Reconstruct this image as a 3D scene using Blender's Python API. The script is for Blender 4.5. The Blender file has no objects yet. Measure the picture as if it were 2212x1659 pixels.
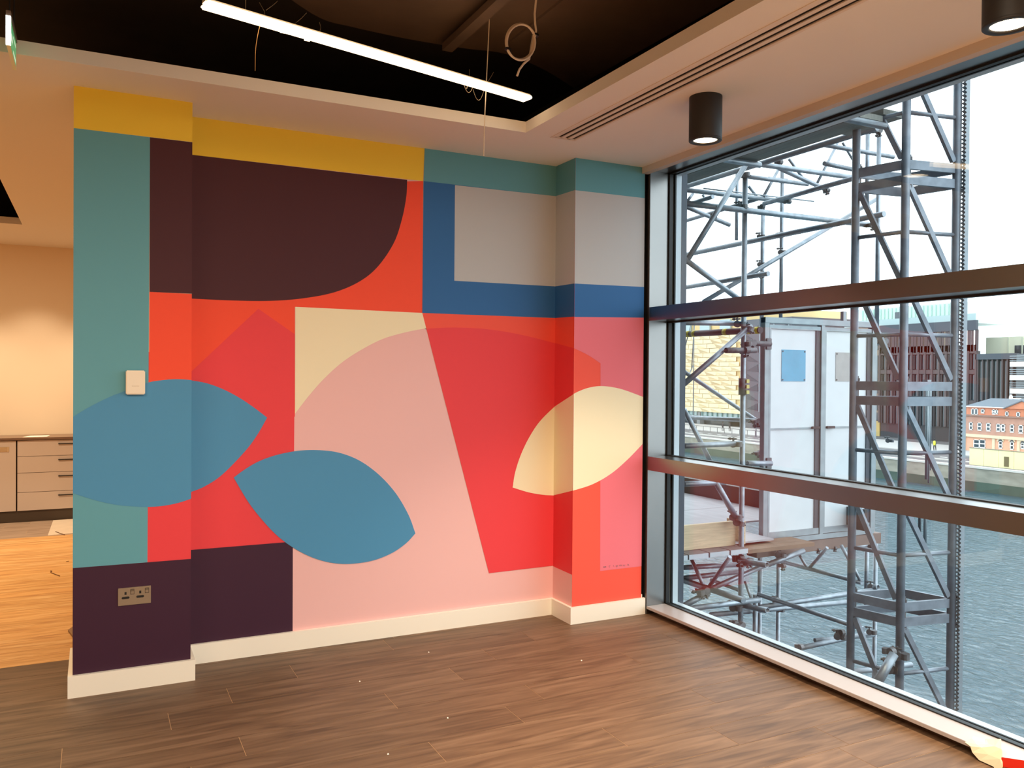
import bpy, bmesh, math, random
from mathutils import Vector, Matrix
random.seed(7)
C = bpy.context.scene.collection
SC = bpy.context.scene

# ------------------------------------------------------------------ camera
F = 1801.86
EYE = Vector((0.0, 0.0, 1.54))
RIGHT = Vector((0.89423751, -0.4475292, 0.00754316))
UP = Vector((-0.00213778, 0.01258211, 0.99991856))
FWD = Vector((0.44758766, 0.8941808, -0.01029468))
cam_data = bpy.data.cameras.new('camera')
cam_data.sensor_fit = 'HORIZONTAL'
cam_data.sensor_width = 36.0
cam_data.lens = F / 2212.0 * 36.0
cam_data.clip_start = 0.05
cam_data.clip_end = 2000
cam = bpy.data.objects.new('camera', cam_data)
C.objects.link(cam)
M = Matrix((RIGHT, UP, -FWD)).transposed().to_4x4()
M.translation = EYE
cam.matrix_world = M
SC.camera = cam
SC.view_settings.view_transform = 'Standard'
SC.view_settings.look = 'None'
SC.view_settings.exposure = 0.2
SC.view_settings.gamma = 1.0
SC.view_settings.use_curve_mapping = False

# ------------------------------------------------------------------ sky: even overcast
W = bpy.data.worlds.new('overcast_sky')
SC.world = W
W.use_nodes = True
bg = W.node_tree.nodes['Background']
bg.inputs['Color'].default_value = (0.80, 0.92, 1.0, 1)
bg.inputs['Strength'].default_value = 2.9
SC.cycles.max_bounces = 10
SC.cycles.diffuse_bounces = 5
SC.cycles.glossy_bounces = 4
SC.cycles.transparent_max_bounces = 16
SC.cycles.sample_clamp_indirect = 6.0
SC.cycles.caustics_reflective = False
SC.cycles.caustics_refractive = False
SC.cycles.use_denoising = True

WARM = (1.0, 0.82, 0.62)

def area_light(name, loc, sx, sy, power, color=WARM, rot=(0, 0, 0)):
    l = bpy.data.lights.new(name, 'AREA')
    l.shape = 'RECTANGLE'; l.size = sx; l.size_y = sy
    l.energy = power; l.color = color
    o = bpy.data.objects.new(name, l); C.objects.link(o)
    o.location = loc; o.rotation_euler = rot
    return o

def spot_light(name, loc, power, angle=95, color=WARM, blend=0.7):
    l = bpy.data.lights.new(name, 'SPOT')
    l.energy = power; l.color = color; l.spot_size = math.radians(angle); l.spot_blend = blend
    l.shadow_soft_size = 0.05
    o = bpy.data.objects.new(name, l); C.objects.link(o)
    o.location = loc
    return o

# unseen fill lamps without fittings, added to warm the room overall
area_light('room_fill_strip', (-1.2, 1.4, 2.86), 1.8, 0.10, 74)
area_light('room_fill_strip', (0.9, 1.0, 2.86), 1.8, 0.10, 74)
area_light('room_fill_strip', (0.3, -1.2, 2.86), 1.8, 0.10, 74)
for yy in (0.15, -1.4):
    spot_light('room_fill_spot', (2.63, yy, 2.66), 170, 100)
# kitchen end
for xx in (-1.3, -0.55, 0.2):
    spot_light('kitchen_downlight', (xx, 9.70, 2.84), 72, 92, (1.0, 0.80, 0.56), 0.9)
area_light('kitchen_strip_light', (-1.4, 7.1, 2.86), 1.4, 0.10, 78, (1.0, 0.76, 0.46))

# ------------------------------------------------------------------ helpers
def at(px, py, x=None, y=None, z=None):
    d = FWD * F + RIGHT * (px - 1106) - UP * (py - 829.5)
    t = x / d.x if x is not None else (y / d.y if y is not None else (z - EYE.z) / d.z)
    return EYE + d * t

def lin(c):
    c = c / 255.0
    return c / 12.92 if c <= 0.04045 else ((c + 0.055) / 1.055) ** 2.4

def rgb(r, g, b):
    return (lin(r), lin(g), lin(b), 1.0)

MATS = {}
def mat(name, col, rough=0.6, metal=0.0, var=0.0, scale=8.0, bump=0.0, bscale=200.0, emit=None, strength=0.0, stretch=(1, 1, 1), spec=0.5, rand=0.0):
    if name in MATS: return MATS[name]
    m = bpy.data.materials.new(name); m.use_nodes = True
    nt = m.node_tree; N = nt.nodes; L = nt.links
    b = N['Principled BSDF']
    b.inputs['Base Color'].default_value = col
    b.inputs['Roughness'].default_value = rough
    b.inputs['Metallic'].default_value = metal
    b.inputs['Specular IOR Level'].default_value = spec
    if var > 0 or bump > 0 or rand > 0:
        tc = N.new('ShaderNodeTexCoord'); mp = N.new('ShaderNodeMapping')
        mp.inputs['Scale'].default_value = stretch
        L.new(tc.outputs['Object'], mp.inputs['Vector'])
    if var > 0 or rand > 0:
        nz = N.new('ShaderNodeTexNoise'); nz.inputs['Scale'].default_value = scale; nz.inputs['Detail'].default_value = 5
        L.new(mp.outputs['Vector'], nz.inputs['Vector'])
        hs = N.new('ShaderNodeHueSaturation')
        hs.inputs['Color'].default_value = col
        mr = N.new('ShaderNodeMapRange')
        mr.inputs['To Min'].default_value = 1 - var; mr.inputs['To Max'].default_value = 1 + var
        mr.inputs['From Min'].default_value = 0.25; mr.inputs['From Max'].default_value = 0.75
        L.new(nz.outputs['Fac'], mr.inputs['Value'])
        v = mr.outputs['Result']
        if rand > 0:
            oi = N.new('ShaderNodeObjectInfo'); r2 = N.new('ShaderNodeMapRange')
            r2.inputs['To Min'].default_value = 1 - rand; r2.inputs['To Max'].default_value = 1 + rand
            L.new(oi.outputs['Random'], r2.inputs['Value'])
            mu = N.new('ShaderNodeMath'); mu.operation = 'MULTIPLY'
            L.new(v, mu.inputs[0]); L.new(r2.outputs['Result'], mu.inputs[1]); v = mu.outputs[0]
        L.new(v, hs.inputs['Value'])
        L.new(hs.outputs['Color'], b.inputs['Base Color'])
    if bump > 0:
        nb = N.new('ShaderNodeTexNoise'); nb.inputs['Scale'].default_value = bscale; nb.inputs['Detail'].default_value = 3
        L.new(mp.outputs['Vector'], nb.inputs['Vector'])
        bp = N.new('ShaderNodeBump'); bp.inputs['Strength'].default_value = bump; bp.inputs['Distance'].default_value = 0.002
        L.new(nb.outputs['Fac'], bp.inputs['Height']); L.new(bp.outputs['Normal'], b.inputs['Normal'])
    if emit:
        b.inputs['Emission Color'].default_value = emit
        b.inputs['Emission Strength'].default_value = strength
    MATS[name] = m
    return m

class MB:
    def __init__(s): s.v = []; s.f = []
    def add(s, vs, fs):
        o = len(s.v); s.v += [tuple(v) for v in vs]; s.f += [tuple(i + o for i in f) for f in fs]; return s
    def box(s, x0, x1, y0, y1, z0, z1):
        x0, x1 = min(x0, x1), max(x0, x1); y0, y1 = min(y0, y1), max(y0, y1); z0, z1 = min(z0, z1), max(z0, z1)
        return s.add([(x0, y0, z0), (x1, y0, z0), (x1, y1, z0), (x0, y1, z0), (x0, y0, z1), (x1, y0, z1), (x1, y1, z1), (x0, y1, z1)],
              [(0, 3, 2, 1), (4, 5, 6, 7), (0, 1, 5, 4), (1, 2, 6, 5), (2, 3, 7, 6), (3, 0, 4, 7)])
    def bar(s, p, q, w, h, up=(0, 0, 1)):
        p = Vector(p); q = Vector(q); d = (q - p).normalized(); u = Vector(up)
        a = d.cross(u)
        if a.length < 1e-4: a = d.cross(Vector((1, 0, 0)))
        a.normalize(); b = a.cross(d).normalized()
        vs = []
        for c in (p, q):
            for i, j in ((-1, -1), (1, -1), (1, 1), (-1, 1)): vs.append(c + a * (i * w / 2) + b * (j * h / 2))
        return s.add(vs, [(0, 1, 2, 3), (7, 6, 5, 4), (0, 4, 5, 1), (1, 5, 6, 2), (2, 6, 7, 3), (3, 7, 4, 0)])
    def tube(s, p, q, r, n=12, hollow=False, r2=None):
        p = Vector(p); q = Vector(q); d = (q - p).normalized(); r2 = r if r2 is None else r2
        a = d.cross(Vector((0, 0, 1)))
        if a.length < 1e-3: a = d.cross(Vector((1, 0, 0)))
        a.normalize(); b = d.cross(a)
        vs = []; fs = []
        def ring(c, rr): 
            o = len(vs)
            for k in range(n):
                t = 2 * math.pi * k / n
                vs.append(c + a * (rr * math.cos(t)) + b * (rr * math.sin(t)))
            return o
        def join(i, j):
            for k in range(n): fs.append((i + k, i + (k + 1) % n, j + (k + 1) % n, j + k))
        A = ring(p, r); B = ring(q, r2); join(A, B)
        if hollow:
            L_ = min(0.12, (q - p).length * 0.4)
            for (c, out, sgn) in ((p, A, 1), (q, B, -1)):
                i1 = ring(c, r * 0.82); i2 = ring(c + d * (sgn * L_), r * 0.82)
                if sgn > 0: join(i1, out); join(i2, i1); fs.append(tuple(range(i2, i2 + n)))
                else: join(out, i1); join(i1, i2); fs.append(tuple(reversed(range(i2, i2 + n))))
        else:
            fs.append(tuple(reversed(range(A, A + n)))); fs.append(tuple(range(B, B + n)))
        return s.add(vs, fs)
    def path(s, pts, r, n=8, closed=False):
        pts = [Vector(p) for p in pts]; m = len(pts); o = len(s.v); prev = None
        for i, p in enumerate(pts):
            if closed: d = pts[(i + 1) % m] - pts[i - 1]
            else: d = pts[min(i + 1, m - 1)] - pts[max(i - 1, 0)]
            d.normalize()
            a = (prev - d * prev.dot(d)) if prev is not None else d.cross(Vector((0.3, 0.2, 1)))
            if a.length < 1e-4: a = d.cross(Vector((1, 0, 0)))
            a.normalize(); prev = a; b = d.cross(a)
            for k in range(n):
                t = 2 * math.pi * k / n; s.v.append(tuple(p + a * (r * math.cos(t)) + b * (r * math.sin(t))))
        for i in range(m if closed else m - 1):
            j = (i + 1) % m
            for k in range(n): s.f.append((o + i * n + k, o + i * n + (k + 1) % n, o + j * n + (k + 1) % n, o + j * n + k))
        if not closed:
            s.f.append(tuple(reversed(range(o, o + n)))); s.f.append(tuple(range(o + (m - 1) * n, o + m * n)))
        return s
    def lathe(s, c, prof, n=32):
        o = len(s.v); c = Vector(c)
        for r, z in prof:
            for k in range(n):
                t = 2 * math.pi * k / n; s.v.append((c.x + r * math.cos(t), c.y + r * math.sin(t), c.z + z))
        for i in range(len(prof) - 1):
            for k in range(n): s.f.append((o + i * n + k, o + i * n + (k + 1) % n, o + (i + 1) * n + (k + 1) % n, o + (i + 1) * n + k))
        return s
    def prism(s, pts, ext):
        """closed polygon (list of 3-D points) extruded by vector ext"""
        n = len(pts); e = Vector(ext)
        return s.add([Vector(p) for p in pts] + [Vector(p) + e for p in pts],
                     [tuple(range(n)), tuple(reversed(range(n, 2 * n)))] + [(i, i + n, (i + 1) % n + n, (i + 1) % n) for i in range(n)])
    def build(s, name, m, parent=None, smooth=False, bevel=0.0, tri=False):
        me = bpy.data.meshes.new(name)
        loc = Vector((0, 0, 0))
        if parent is None and s.v:
            xs = [v[0] for v in s.v]; ys = [v[1] for v in s.v]; zs = [v[2] for v in s.v]
            loc = Vector(((min(xs) + max(xs)) / 2, (min(ys) + max(ys)) / 2, min(zs)))
        me.from_pydata([tuple(Vector(v) - loc) for v in s.v], [], s.f); me.update()
        bm = bmesh.new(); bm.from_mesh(me)
        if tri: bmesh.ops.triangulate(bm, faces=bm.faces[:])
        bmesh.ops.recalc_face_normals(bm, faces=bm.faces[:])
        if bevel > 0: bmesh.ops.bevel(bm, geom=bm.edges[:], offset=bevel, segments=2, affect='EDGES', clamp_overlap=True)
        bm.to_mesh(me); bm.free()
        if smooth:
            for p in me.polygons: p.use_smooth = len(p.vertices) <= 4
        me.materials.append(m)
        o = bpy.data.objects.new(name, me); C.objects.link(o)
        o.location = loc
        if parent is not None:
            o.parent = parent; o.location = (0, 0, 0)
            o.matrix_parent_inverse = Matrix.Translation(-wloc(parent))
        return o

def wloc(o):
    p = Vector(o.location)
    # children meshes are kept in world coordinates, so only a top-level parent carries an offset
    return p if o.parent is None else Vector((0, 0, 0)) if o.get('_flat') is None else p

def tag(o, label, cat, group=None, kind=None):
    o['label'] = label; o['category'] = cat
    if group: o['group'] = group
    if kind: o['kind'] = kind
    return o

def thing(name, label, cat, loc=(0, 0, 0), group=None):
    o = bpy.data.objects.new(name, None); C.objects.link(o)
    o.location = loc; o.empty_display_size = 0.1
    return tag(o, label, cat, group)

def struct(o):
    o['kind'] = 'structure'; return o

def sroot(name, loc=(0, 0, 0)):
    o = bpy.data.objects.new(name, None); C.objects.link(o); o.location = loc; o['kind'] = 'structure'; o.empty_display_size = 0.1
    return o

def curve(pts, k=10):
    """Catmull-Rom through pixel points"""
    P = [Vector((p[0], p[1])) for p in pts]
    P = [P[0] * 2 - P[1]] + P + [P[-1] * 2 - P[-2]]
    out = []
    for i in range(1, len(P) - 2):
        p0, p1, p2, p3 = P[i - 1], P[i], P[i + 1], P[i + 2]
        for j in range(k):
            t = j / k
            out.append(0.5 * ((2 * p1) + (p2 - p0) * t + (2 * p0 - 5 * p1 + 4 * p2 - p3) * t * t + (3 * p1 - p0 - 3 * p2 + p3) * t ** 3))
    out.append(P[-2])
    return [(p.x, p.y) for p in out]

# ------------------------------------------------------------------ dimensions
H = 2.888; TOPZ = 3.62
D0, D1, D2 = 4.45, 4.694, 4.452
XA, XB, XC, XD = -0.0901, 0.434, 2.6562, 3.178
WX, WG, YJ, YE = 3.2, 3.3457, 4.4233, -1.2
Z_SILL, T2B, T2T, T1B, T1T, Z_HEAD = 0.0526, 0.9347, 1.0234, 1.8993, 1.9864, 2.866

# ------------------------------------------------------------------ materials
ceil_m = mat('ceiling_paint', rgb(240, 236, 230), 0.85, bump=0.05)
void_m = mat('black_void_paint', rgb(54, 43, 35), 0.85, var=0.2, scale=3)
duct_m = mat('black_painted_duct', rgb(104, 84, 70), 0.6, var=0.15, scale=4)
base_m = mat('baseboard_satin', rgb(250, 242, 226), 0.35)
wallw_m = mat('cream_wall_paint', rgb(240, 222, 196), 0.8)
alu_m = mat('anodised_frame', rgb(142, 140, 138), 0.3, metal=1.0, var=0.04, scale=3)
sill_m = mat('painted_sill', rgb(178, 168, 164), 0.35, metal=0.1)
gask_m = mat('black_gasket', rgb(16, 16, 17), 0.5)
ext_m = mat('exterior_frame_light', rgb(196, 208, 216), 0.4, metal=0.1)
extd_m = mat('exterior_frame_dark', rgb(66, 76, 88), 0.5, metal=0.2)
black_m = mat('black_powder_coat', rgb(30, 27, 25), 0.55, bump=0.1, bscale=600)
galv = mat('galvanised_steel', rgb(152, 160, 168), 0.42, metal=0.7, var=0.25, scale=14, bump=0.15, bscale=60, rand=0.18)
galvd = mat('weathered_coupler_steel', rgb(112, 112, 114), 0.55, metal=0.6, var=0.3, scale=30, rand=0.2)
galvl = mat('bright_galvanised', rgb(156, 164, 168), 0.45, metal=0.35, var=0.15, scale=9, bump=0.1, bscale=40)
mastm = mat('hoist_mast_paint', rgb(142, 150, 160), 0.5, metal=0.5, var=0.25, scale=12, rand=0.15)
door_m = mat('white_gate_sheet', rgb(226, 228, 230), 0.45, metal=0.1, var=0.05, scale=5, bump=0.1, bscale=12)
wood_m = mat('pale_timber', rgb(226, 202, 166), 0.7, var=0.16, scale=6, stretch=(1, 6, 12))
ply_m = mat('grey_plywood', rgb(176, 174, 176), 0.75, var=0.12, scale=3, stretch=(4, 1, 1))
plyd_m = mat('dark_faced_plywood', rgb(88, 70, 62), 0.7, var=0.15, scale=4)

def paint(name, r, g, b): return mat('mural_' + name, rgb(r, g, b), 0.62, bump=0.06, bscale=350, spec=0.35)
YEL = paint('yellow', 244, 206, 62); TEAL = paint('teal', 98, 162, 176); MAR = paint('maroon', 72, 29, 38)
ORA = paint('orange_red', 250, 80, 50); CRI = paint('crimson', 236, 66, 72); PINK = paint('blush', 240, 188, 184)
CRE = paint('cream', 246, 232, 196); LEAF = paint('leaf_blue', 78, 146, 188); BLU = paint('deep_blue', 46, 104, 164)
GRY = paint('grey', 190, 192, 194); PUR = paint('purple', 60, 26, 48); BPI = paint('bright_pink', 236, 116, 128)
ORP = paint('orange_pier', 246, 88, 68)

def floor_mat(name, a, b, c, grain=1.0, rough=0.5):
    m = bpy.data.materials.new(name); m.use_nodes = True
    nt = m.node_tree; N = nt.nodes; L = nt.links; B = N['Principled BSDF']
    tc = N.new('ShaderNodeTexCoord'); oi = N.new('ShaderNodeObjectInfo')
    off = N.new('ShaderNodeVectorMath'); off.operation = 'SCALE'
    cx = N.new('ShaderNodeCombineXYZ')
    L.new(oi.outputs['Random'], cx.inputs[0]); L.new(oi.outputs['Random'], cx.inputs[1]); L.new(oi.outputs['Random'], cx.inputs[2])
    L.new(cx.outputs[0], off.inputs[0]); off.inputs['Scale'].default_value = 37.0
    ad = N.new('ShaderNodeVectorMath'); ad.operation = 'ADD'
    L.new(tc.outputs['Object'], ad.inputs[0]); L.new(off.outputs[0], ad.inputs[1])
    mp = N.new('ShaderNodeMapping'); mp.inputs['Scale'].default_value = (0.9, 9.0, 1.0)
    L.new(ad.outputs[0], mp.inputs['Vector'])
    n1 = N.new('ShaderNodeTexNoise'); n1.inputs['Scale'].default_value = 2.4 * grain; n1.inputs['Detail'].default_value = 6; n1.inputs['Distortion'].default_value = 1.2
    L.new(mp.outputs[0], n1.inputs['Vector'])
    mp2 = N.new('ShaderNodeMapping'); mp2.inputs['Scale'].default_value = (3.0, 70.0, 1.0)
    L.new(ad.outputs[0], mp2.inputs['Vector'])
    n2 = N.new('ShaderNodeTexNoise'); n2.inputs['Scale'].default_value = 2.0; n2.inputs['Detail'].default_value = 4
    L.new(mp2.outputs[0], n2.inputs['Vector'])
    cr = N.new('ShaderNodeValToRGB'); e = cr.color_ramp.elements
    e[0].position = 0.30; e[0].color = a; e[1].position = 0.72; e[1].color = c
    x = cr.color_ramp.elements.new(0.5); x.color = b
    L.new(n1.outputs['Fac'], cr.inputs['Fac'])
    hs = N.new('ShaderNodeHueSaturation'); L.new(cr.outputs['Color'], hs.inputs['Color'])
    r1 = N.new('ShaderNodeMapRange'); r1.inputs['To Min'].default_value = 0.88; r1.inputs['To Max'].default_value = 1.12
    L.new(n2.outputs['Fac'], r1.inputs['Value'])
    r2 = N.new('ShaderNodeMapRange'); r2.inputs['To Min'].default_value = 0.93; r2.inputs['To Max'].default_value = 1.07
    L.new(oi.outputs['Random'], r2.inputs['Value'])
    mu = N.new('ShaderNodeMath'); mu.operation = 'MULTIPLY'; L.new(r1.outputs[0], mu.inputs[0]); L.new(r2.outputs[0], mu.inputs[1])
    L.new(mu.outputs[0], hs.inputs['Value']); L.new(hs.outputs['Color'], B.inputs['Base Color'])
    B.inputs['Roughness'].default_value = rough; B.inputs['Specular IOR Level'].default_value = 0.35
    bp = N.new('ShaderNodeBump'); bp.inputs['Strength'].default_value = 0.08; bp.inputs['Distance'].default_value = 0.002
    L.new(n2.outputs['Fac'], bp.inputs['Height']); L.new(bp.outputs['Normal'], B.inputs['Normal'])
    return m
floor_m = floor_mat('brown_vinyl_plank', rgb(88, 66, 48), rgb(110, 84, 62), rgb(130, 102, 78))
oak_m = floor_mat('oak_strip', rgb(190, 132, 74), rgb(220, 166, 100), rgb(238, 194, 134), 1.0)
greyf_m = floor_mat('kitchen_vinyl', rgb(146, 122, 104), rgb(164, 140, 120), rgb(176, 152, 132))
joint_m = mat('plank_joint', rgb(196, 158, 118), 0.7)

# ------------------------------------------------------------------ room shell: floor
fl = MB().box(-6, 3.27, -4, 10.5, -0.16, -0.0012).build('floor', joint_m); struct(fl)
def plank(x0, x1, y0, y1, m, parent, g=0.0014):
    b = MB().box(-(x1 - x0) / 2 + g, (x1 - x0) / 2 - g, -(y1 - y0) / 2 + g, (y1 - y0) / 2 - g, -0.0012, 0.0)
    o = b.build('plank', m, parent)
    o.matrix_parent_inverse = Matrix.Translation(Vector(((x0 + x1) / 2, (y0 + y1) / 2, 0)) - wloc(parent))
    return o
starts = {0: 1.256, 1: 1.71, 2: 0.55, 3: 1.255, 4: 0.30, 5: 1.95, 6: 0.925, 7: 1.5, 8: 0.2, 9: 0.7, -1: 0.62, -2: 1.05, -3: 0.1, -4: 1.4, -5: 0.8, -6: 0.2, -7: 1.1, -8: 0.5}
LP, WP = 1.37, 0.197
for k in range(-8, 10):
    y0 = 3.07 + WP * k; y1 = min(y0 + WP, 5.04)
    if y1 - y0 < 0.03: continue
    x = starts[k] - LP * 3
    while x < 3.27:
        a, b = max(x, -1.6), min(x + LP, 3.262)
        if b - a > 0.03:
            if y0 > 4.7: b = min(b, 0.3)
            if b - a > 0.03: plank(a, b, y0, y1, floor_m, fl)
        x += LP
y = 5.04; k = 0
while y < 8.93 - 0.01:
    y1 = min(y + 0.13, 8.93)
    for (a, b) in ((-1.7, -1.0 - 0.2 * (k % 3)), (-1.0 - 0.2 * (k % 3), 0.3)): plank(a, b, y, y1, oak_m, fl)
    y = y1; k += 1
for k, y in enumerate((8.93, 9.13, 9.33, 9.53, 9.73)):
    plank(-1.7, -0.8 + 0.22 * (k % 3), y, y + 0.2, greyf_m, fl); plank(-0.8 + 0.22 * (k % 3), 0.3, y, y + 0.2, greyf_m, fl)

# ------------------------------------------------------------------ room shell: ceiling ring, void above
OX, OY, FT = 2.137, 4.122, 2.948
KX, KY0, KY1 = -0.594, 5.3, 8.86
c = MB()
c.box(-6, 3.1535, OY, KY0, H, FT)                       # bulkhead in front of the mural
c.box(KX, 3.1535, KY0, KY1, H, FT); c.box(-6, -3, KY0, KY1, H, FT)
c.box(-6, 3.1535, KY1, 10.6, H, FT)
c.box(OX, 2.318, -4, OY, H, FT); c.box(2.446, 3.1535, -4, OY, H, FT); c.box(2.318, 2.446, 4.118, OY, H, FT)
c.box(-6, OX, -4, -3, H, FT)
struct(c.build('ceiling', ceil_m))
struct(MB().box(-6.1, 3.6, -4.1, 10.7, TOPZ, TOPZ + 0.1).build('ceiling_void', void_m))
v = MB(); v.box(-6, 3.12, 10.28, 10.30, FT, TOPZ); v.box(3.10, 3.12, -4, 10.28, FT, TOPZ); v.box(-6, -5.98, -4, 10.28, FT, TOPZ)
struct(v.build('wall_void', void_m))
# fascia between ceiling edge and window head
struct(MB().box(3.1535, 3.2, YE, 4.45, 2.847, 2.98).build('trim_1', mat('fascia_board', rgb(206, 196, 186), 0.7)))

# ductwork in the void
p0 = at(966, 111, z=3.36)
d = thing('cable_tray', 'black painted cable tray running through the dark ceiling void', 'tray', (p0.x, 3.0, 3.36))
MB().box(p0.x - 0.03, p0.x + 0.03, 1.2, p0.y, 3.36, 3.365).build('tray_bed', duct_m, d)
for sx in (-0.03, 0.027): MB().box(p0.x + sx, p0.x + sx + 0.003, 1.2, p0.y, 3.365, 3.40).build('tray_side', duct_m, d)
for yy in (2.2, 3.2): MB().box(p0.x - 0.04, p0.x + 0.04, yy, yy + 0.03, 3.40, 3.43).build('tray_bracket', duct_m, d)
# broad flat duct whose far edge sweeps in a bend
d = thing('air_duct', 'broad black painted air duct with a curved edge in the ceiling void', 'duct', (1.2, 2.6, 3.44))
ed = [at(p[0], p[1], z=3.44) for p in curve([(600, -20), (690, 38), (760, 58), (880, 84), (1000, 104), (1090, 116), (1170, 148), (1240, 190)], 6)]
ed = [(p.x, p.y, 3.44) for p in ed if p.x < 3.05]
MB().prism(ed + [(ed[-1][0] + 0.1, 1.0, 3.44), (ed[0][0], 1.0, 3.44)], (0, 0, 0.16)).build('duct_body', duct_m, d, tri=True)
q = Vector(ed[len(ed) // 2]); MB().box(q.x + 0.35, q.x + 0.39, 1.2, q.y - 0.25, 3.425, 3.44).build('duct_seam', duct_m, d)

# ------------------------------------------------------------------ room shell: walls
struct(MB().box(XB, XC, D1, D1 + 0.26, -0.1, H + 0.02).build('wall_back', PINK))
struct(MB().box(XA, XB, D0, D1 + 0.26, -0.1, H + 0.02).build('wall_left', wallw_m))
struct(MB().box(XC, XD, D2, D1 + 0.26, -0.1, H + 0.02).build('wall_right', ORP))
struct(MB().box(-6.1, 3.4, 10.31, 10.45, -0.1, TOPZ).build('wall_far', wallw_m))
struct(MB().box(-6.2, -6.0, -4.1, 10.5, -0.1, TOPZ).build('wall_outer', wallw_m))
struct(MB().box(-6.1, 3.4, -4.15, -4.0, -0.1, TOPZ).build('wall_behind', wallw_m))
struct(MB().box(3.25, 3.40, -4.1, YE - 0.05, -0.1, TOPZ).build('wall_side', wallw_m))
struct(MB().box(3.25, 3.40, 4.95, 10.5, -0.1, TOPZ).build('wall_kitchen', wallw_m))
struct(MB().box(3.182, 3.40, 4.475, 4.95, -0.1, TOPZ).build('wall_gap', gask_m))
struct(MB().box(3.178, 3.182, 4.46, 4.95, 0.0, H).build('trim_2', mat('corner_bead', rgb(226, 200, 160), 0.6)))
wall_o = {o.name: o for o in bpy.data.objects if o.name.startswith('wall_')}

LAYER = {}
def shape(wall, plane, axis, pts, m, name='painted_shape'):
    """flat paint on a wall: polygon in the photograph's pixels, laid on the wall's real plane"""
    k = LAYER[wall] = LAYER.get(wall, 0) + 1
    off = 0.00025 * k
    if axis == 'y': V = [at(p[0], p[1], y=plane) for p in pts]; V = [(q.x, plane - off, q.z) for q in V]
    else: V = [at(p[0], p[1], x=plane) for p in pts]; V = [(plane - off, q.y, q.z) for q in V]
    lo = {'wall_left': (XA, XB), 'wall_back': (XB, XC), 'wall_right': (XC, XD)}[wall]
    W_ = []
    for q in V:
        x, yy, z = q
        z = min(max(z, 0.0), H)
        if axis == 'y': x = min(max(x, lo[0]), lo[1])
        else: yy = min(max(yy, D2), D1)
        W_.append((x, yy, z))
    return MB().add(W_, [tuple(range(len(W_)))]).build(name, m, wall_o[wall], tri=True)

# left pier
s = lambda pts, m, n='painted_shape': shape('wall_left', D0, 'y', pts, m, n)
s([(150, 600), (420, 850), (420, 1300), (150, 1300)], CRI)
s([(150, 170), (425, 210), (417, 307), (417, 307), (163, 277), (150, 275)], YEL)
s([(150, 275.5), (163, 277), (324, 296.5), (318.5, 1214.6), (159, 1227), (150, 1227.7)], TEAL)
s([(323.9, 296.5), (417, 307.5), (425, 308.5), (425, 635.6), (416, 634.5), (322.9, 630.5)], MAR)
s([(318.5, 1214.6), (425, 1206), (425, 1440), (150, 1480), (150, 1227.7), (159, 1227)], PUR)
s([(322.9, 630.5), (425, 635.5), (425, 850), (322, 850)], ORA)
leafP = curve([(140, 916), (162, 898), (199, 876), (239, 856.5), (265, 846.5), (318, 827), (348, 821.5), (381, 819), (414, 821), (430, 824)]) + \
        curve([(430, 1071), (412, 1077.5), (384, 1086.5), (353, 1092.5), (321, 1095), (290, 1094), (255, 1091), (219, 1084), (184, 1074), (160, 1066), (140, 1058)])
s(leafP, LEAF, 'painted_leaf')

# recessed wall
s = lambda pts, m, n='painted_shape': shape('wall_back', D1, 'y', pts, m, n)
s([(400, 400), (914, 391), (912, 676), (637, 663), (637, 900), (400, 900)], ORA)
s([(400, 812), (415, 801), (558, 667), (637, 722), (634, 1170), (400, 1190)], CRI)
s([(400, 1188.8), (413, 1187.8), (632.5, 1170), (632, 1363), (400, 1400)], PUR)
s([(400, 240), (418, 245), (917, 315), (914, 391.3), (418, 334.8), (400, 332)], YEL)
s([(400, 332.8), (418, 334.8), (879.5, 388.5)] + curve([(879.5, 388.5), (877.5, 425), (868, 474), (850, 526), (815, 577), (775, 609), (720, 632), (650, 645), (580, 650), (500, 649), (415, 645), (400, 644)]), MAR)
s([(638, 662.8), (912, 676), (922, 712)] + curve([(922, 709), (880, 717), (830, 731), (785, 753), (740, 782), (700, 818), (668, 854), (637, 894)]), CRE)
s([(912, 676), (1215, 688), (1215, 1219), (1192, 1222), (1056, 1238)], ORP)
s([(921, 710)] + curve([(921, 710), (980, 707.5), (1050, 711), (1120, 722), (1197, 741), (1215, 747)]) + [(1215, 1219), (1192, 1222), (1056, 1238)], CRI)
s([(917, 315), (1215, 355), (1215, 425.8), (1200, 424), (914.7, 391.3)], TEAL)
s([(914.7, 391.3), (1215, 425.8), (1215, 687.5), (912, 676)], BLU)
s([(982.5, 400), (1200, 424), (1215, 425.7), (1215, 619.7), (1199, 618.7), (981, 606.5)], GRY)
s(curve([(1107, 1053), (1112, 1022), (1124, 984), (1142, 946), (1165, 911), (1197, 879), (1215, 866)]) + curve([(1215, 1069), (1196, 1070), (1170, 1068.5), (1140, 1063), (1107, 1053)]), CRE, 'painted_leaf')
s(curve([(504.5, 1031.5), (530, 1013), (560, 996), (600, 982), (650, 973), (700, 973), (740, 980), (780, 997), (820, 1027), (855, 1066), (882, 1112), (897, 1152)])[:-1] +
  curve([(897, 1152), (876, 1174), (845, 1195), (805, 1210.5), (760, 1217.5), (720, 1216), (680, 1206), (640, 1187), (602, 1160), (568, 1125), (536, 1084), (504.5, 1031.5)])[:-1], LEAF, 'painted_leaf')
s(curve([(395, 820), (415, 822), (447, 828), (480, 840), (515, 858), (548, 880), (577, 902)])[:-1] + curve([(577, 902), (555, 940), (528, 976), (480, 1025), (443, 1050), (414, 1062), (395, 1068)]), LEAF, 'painted_leaf')

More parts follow.
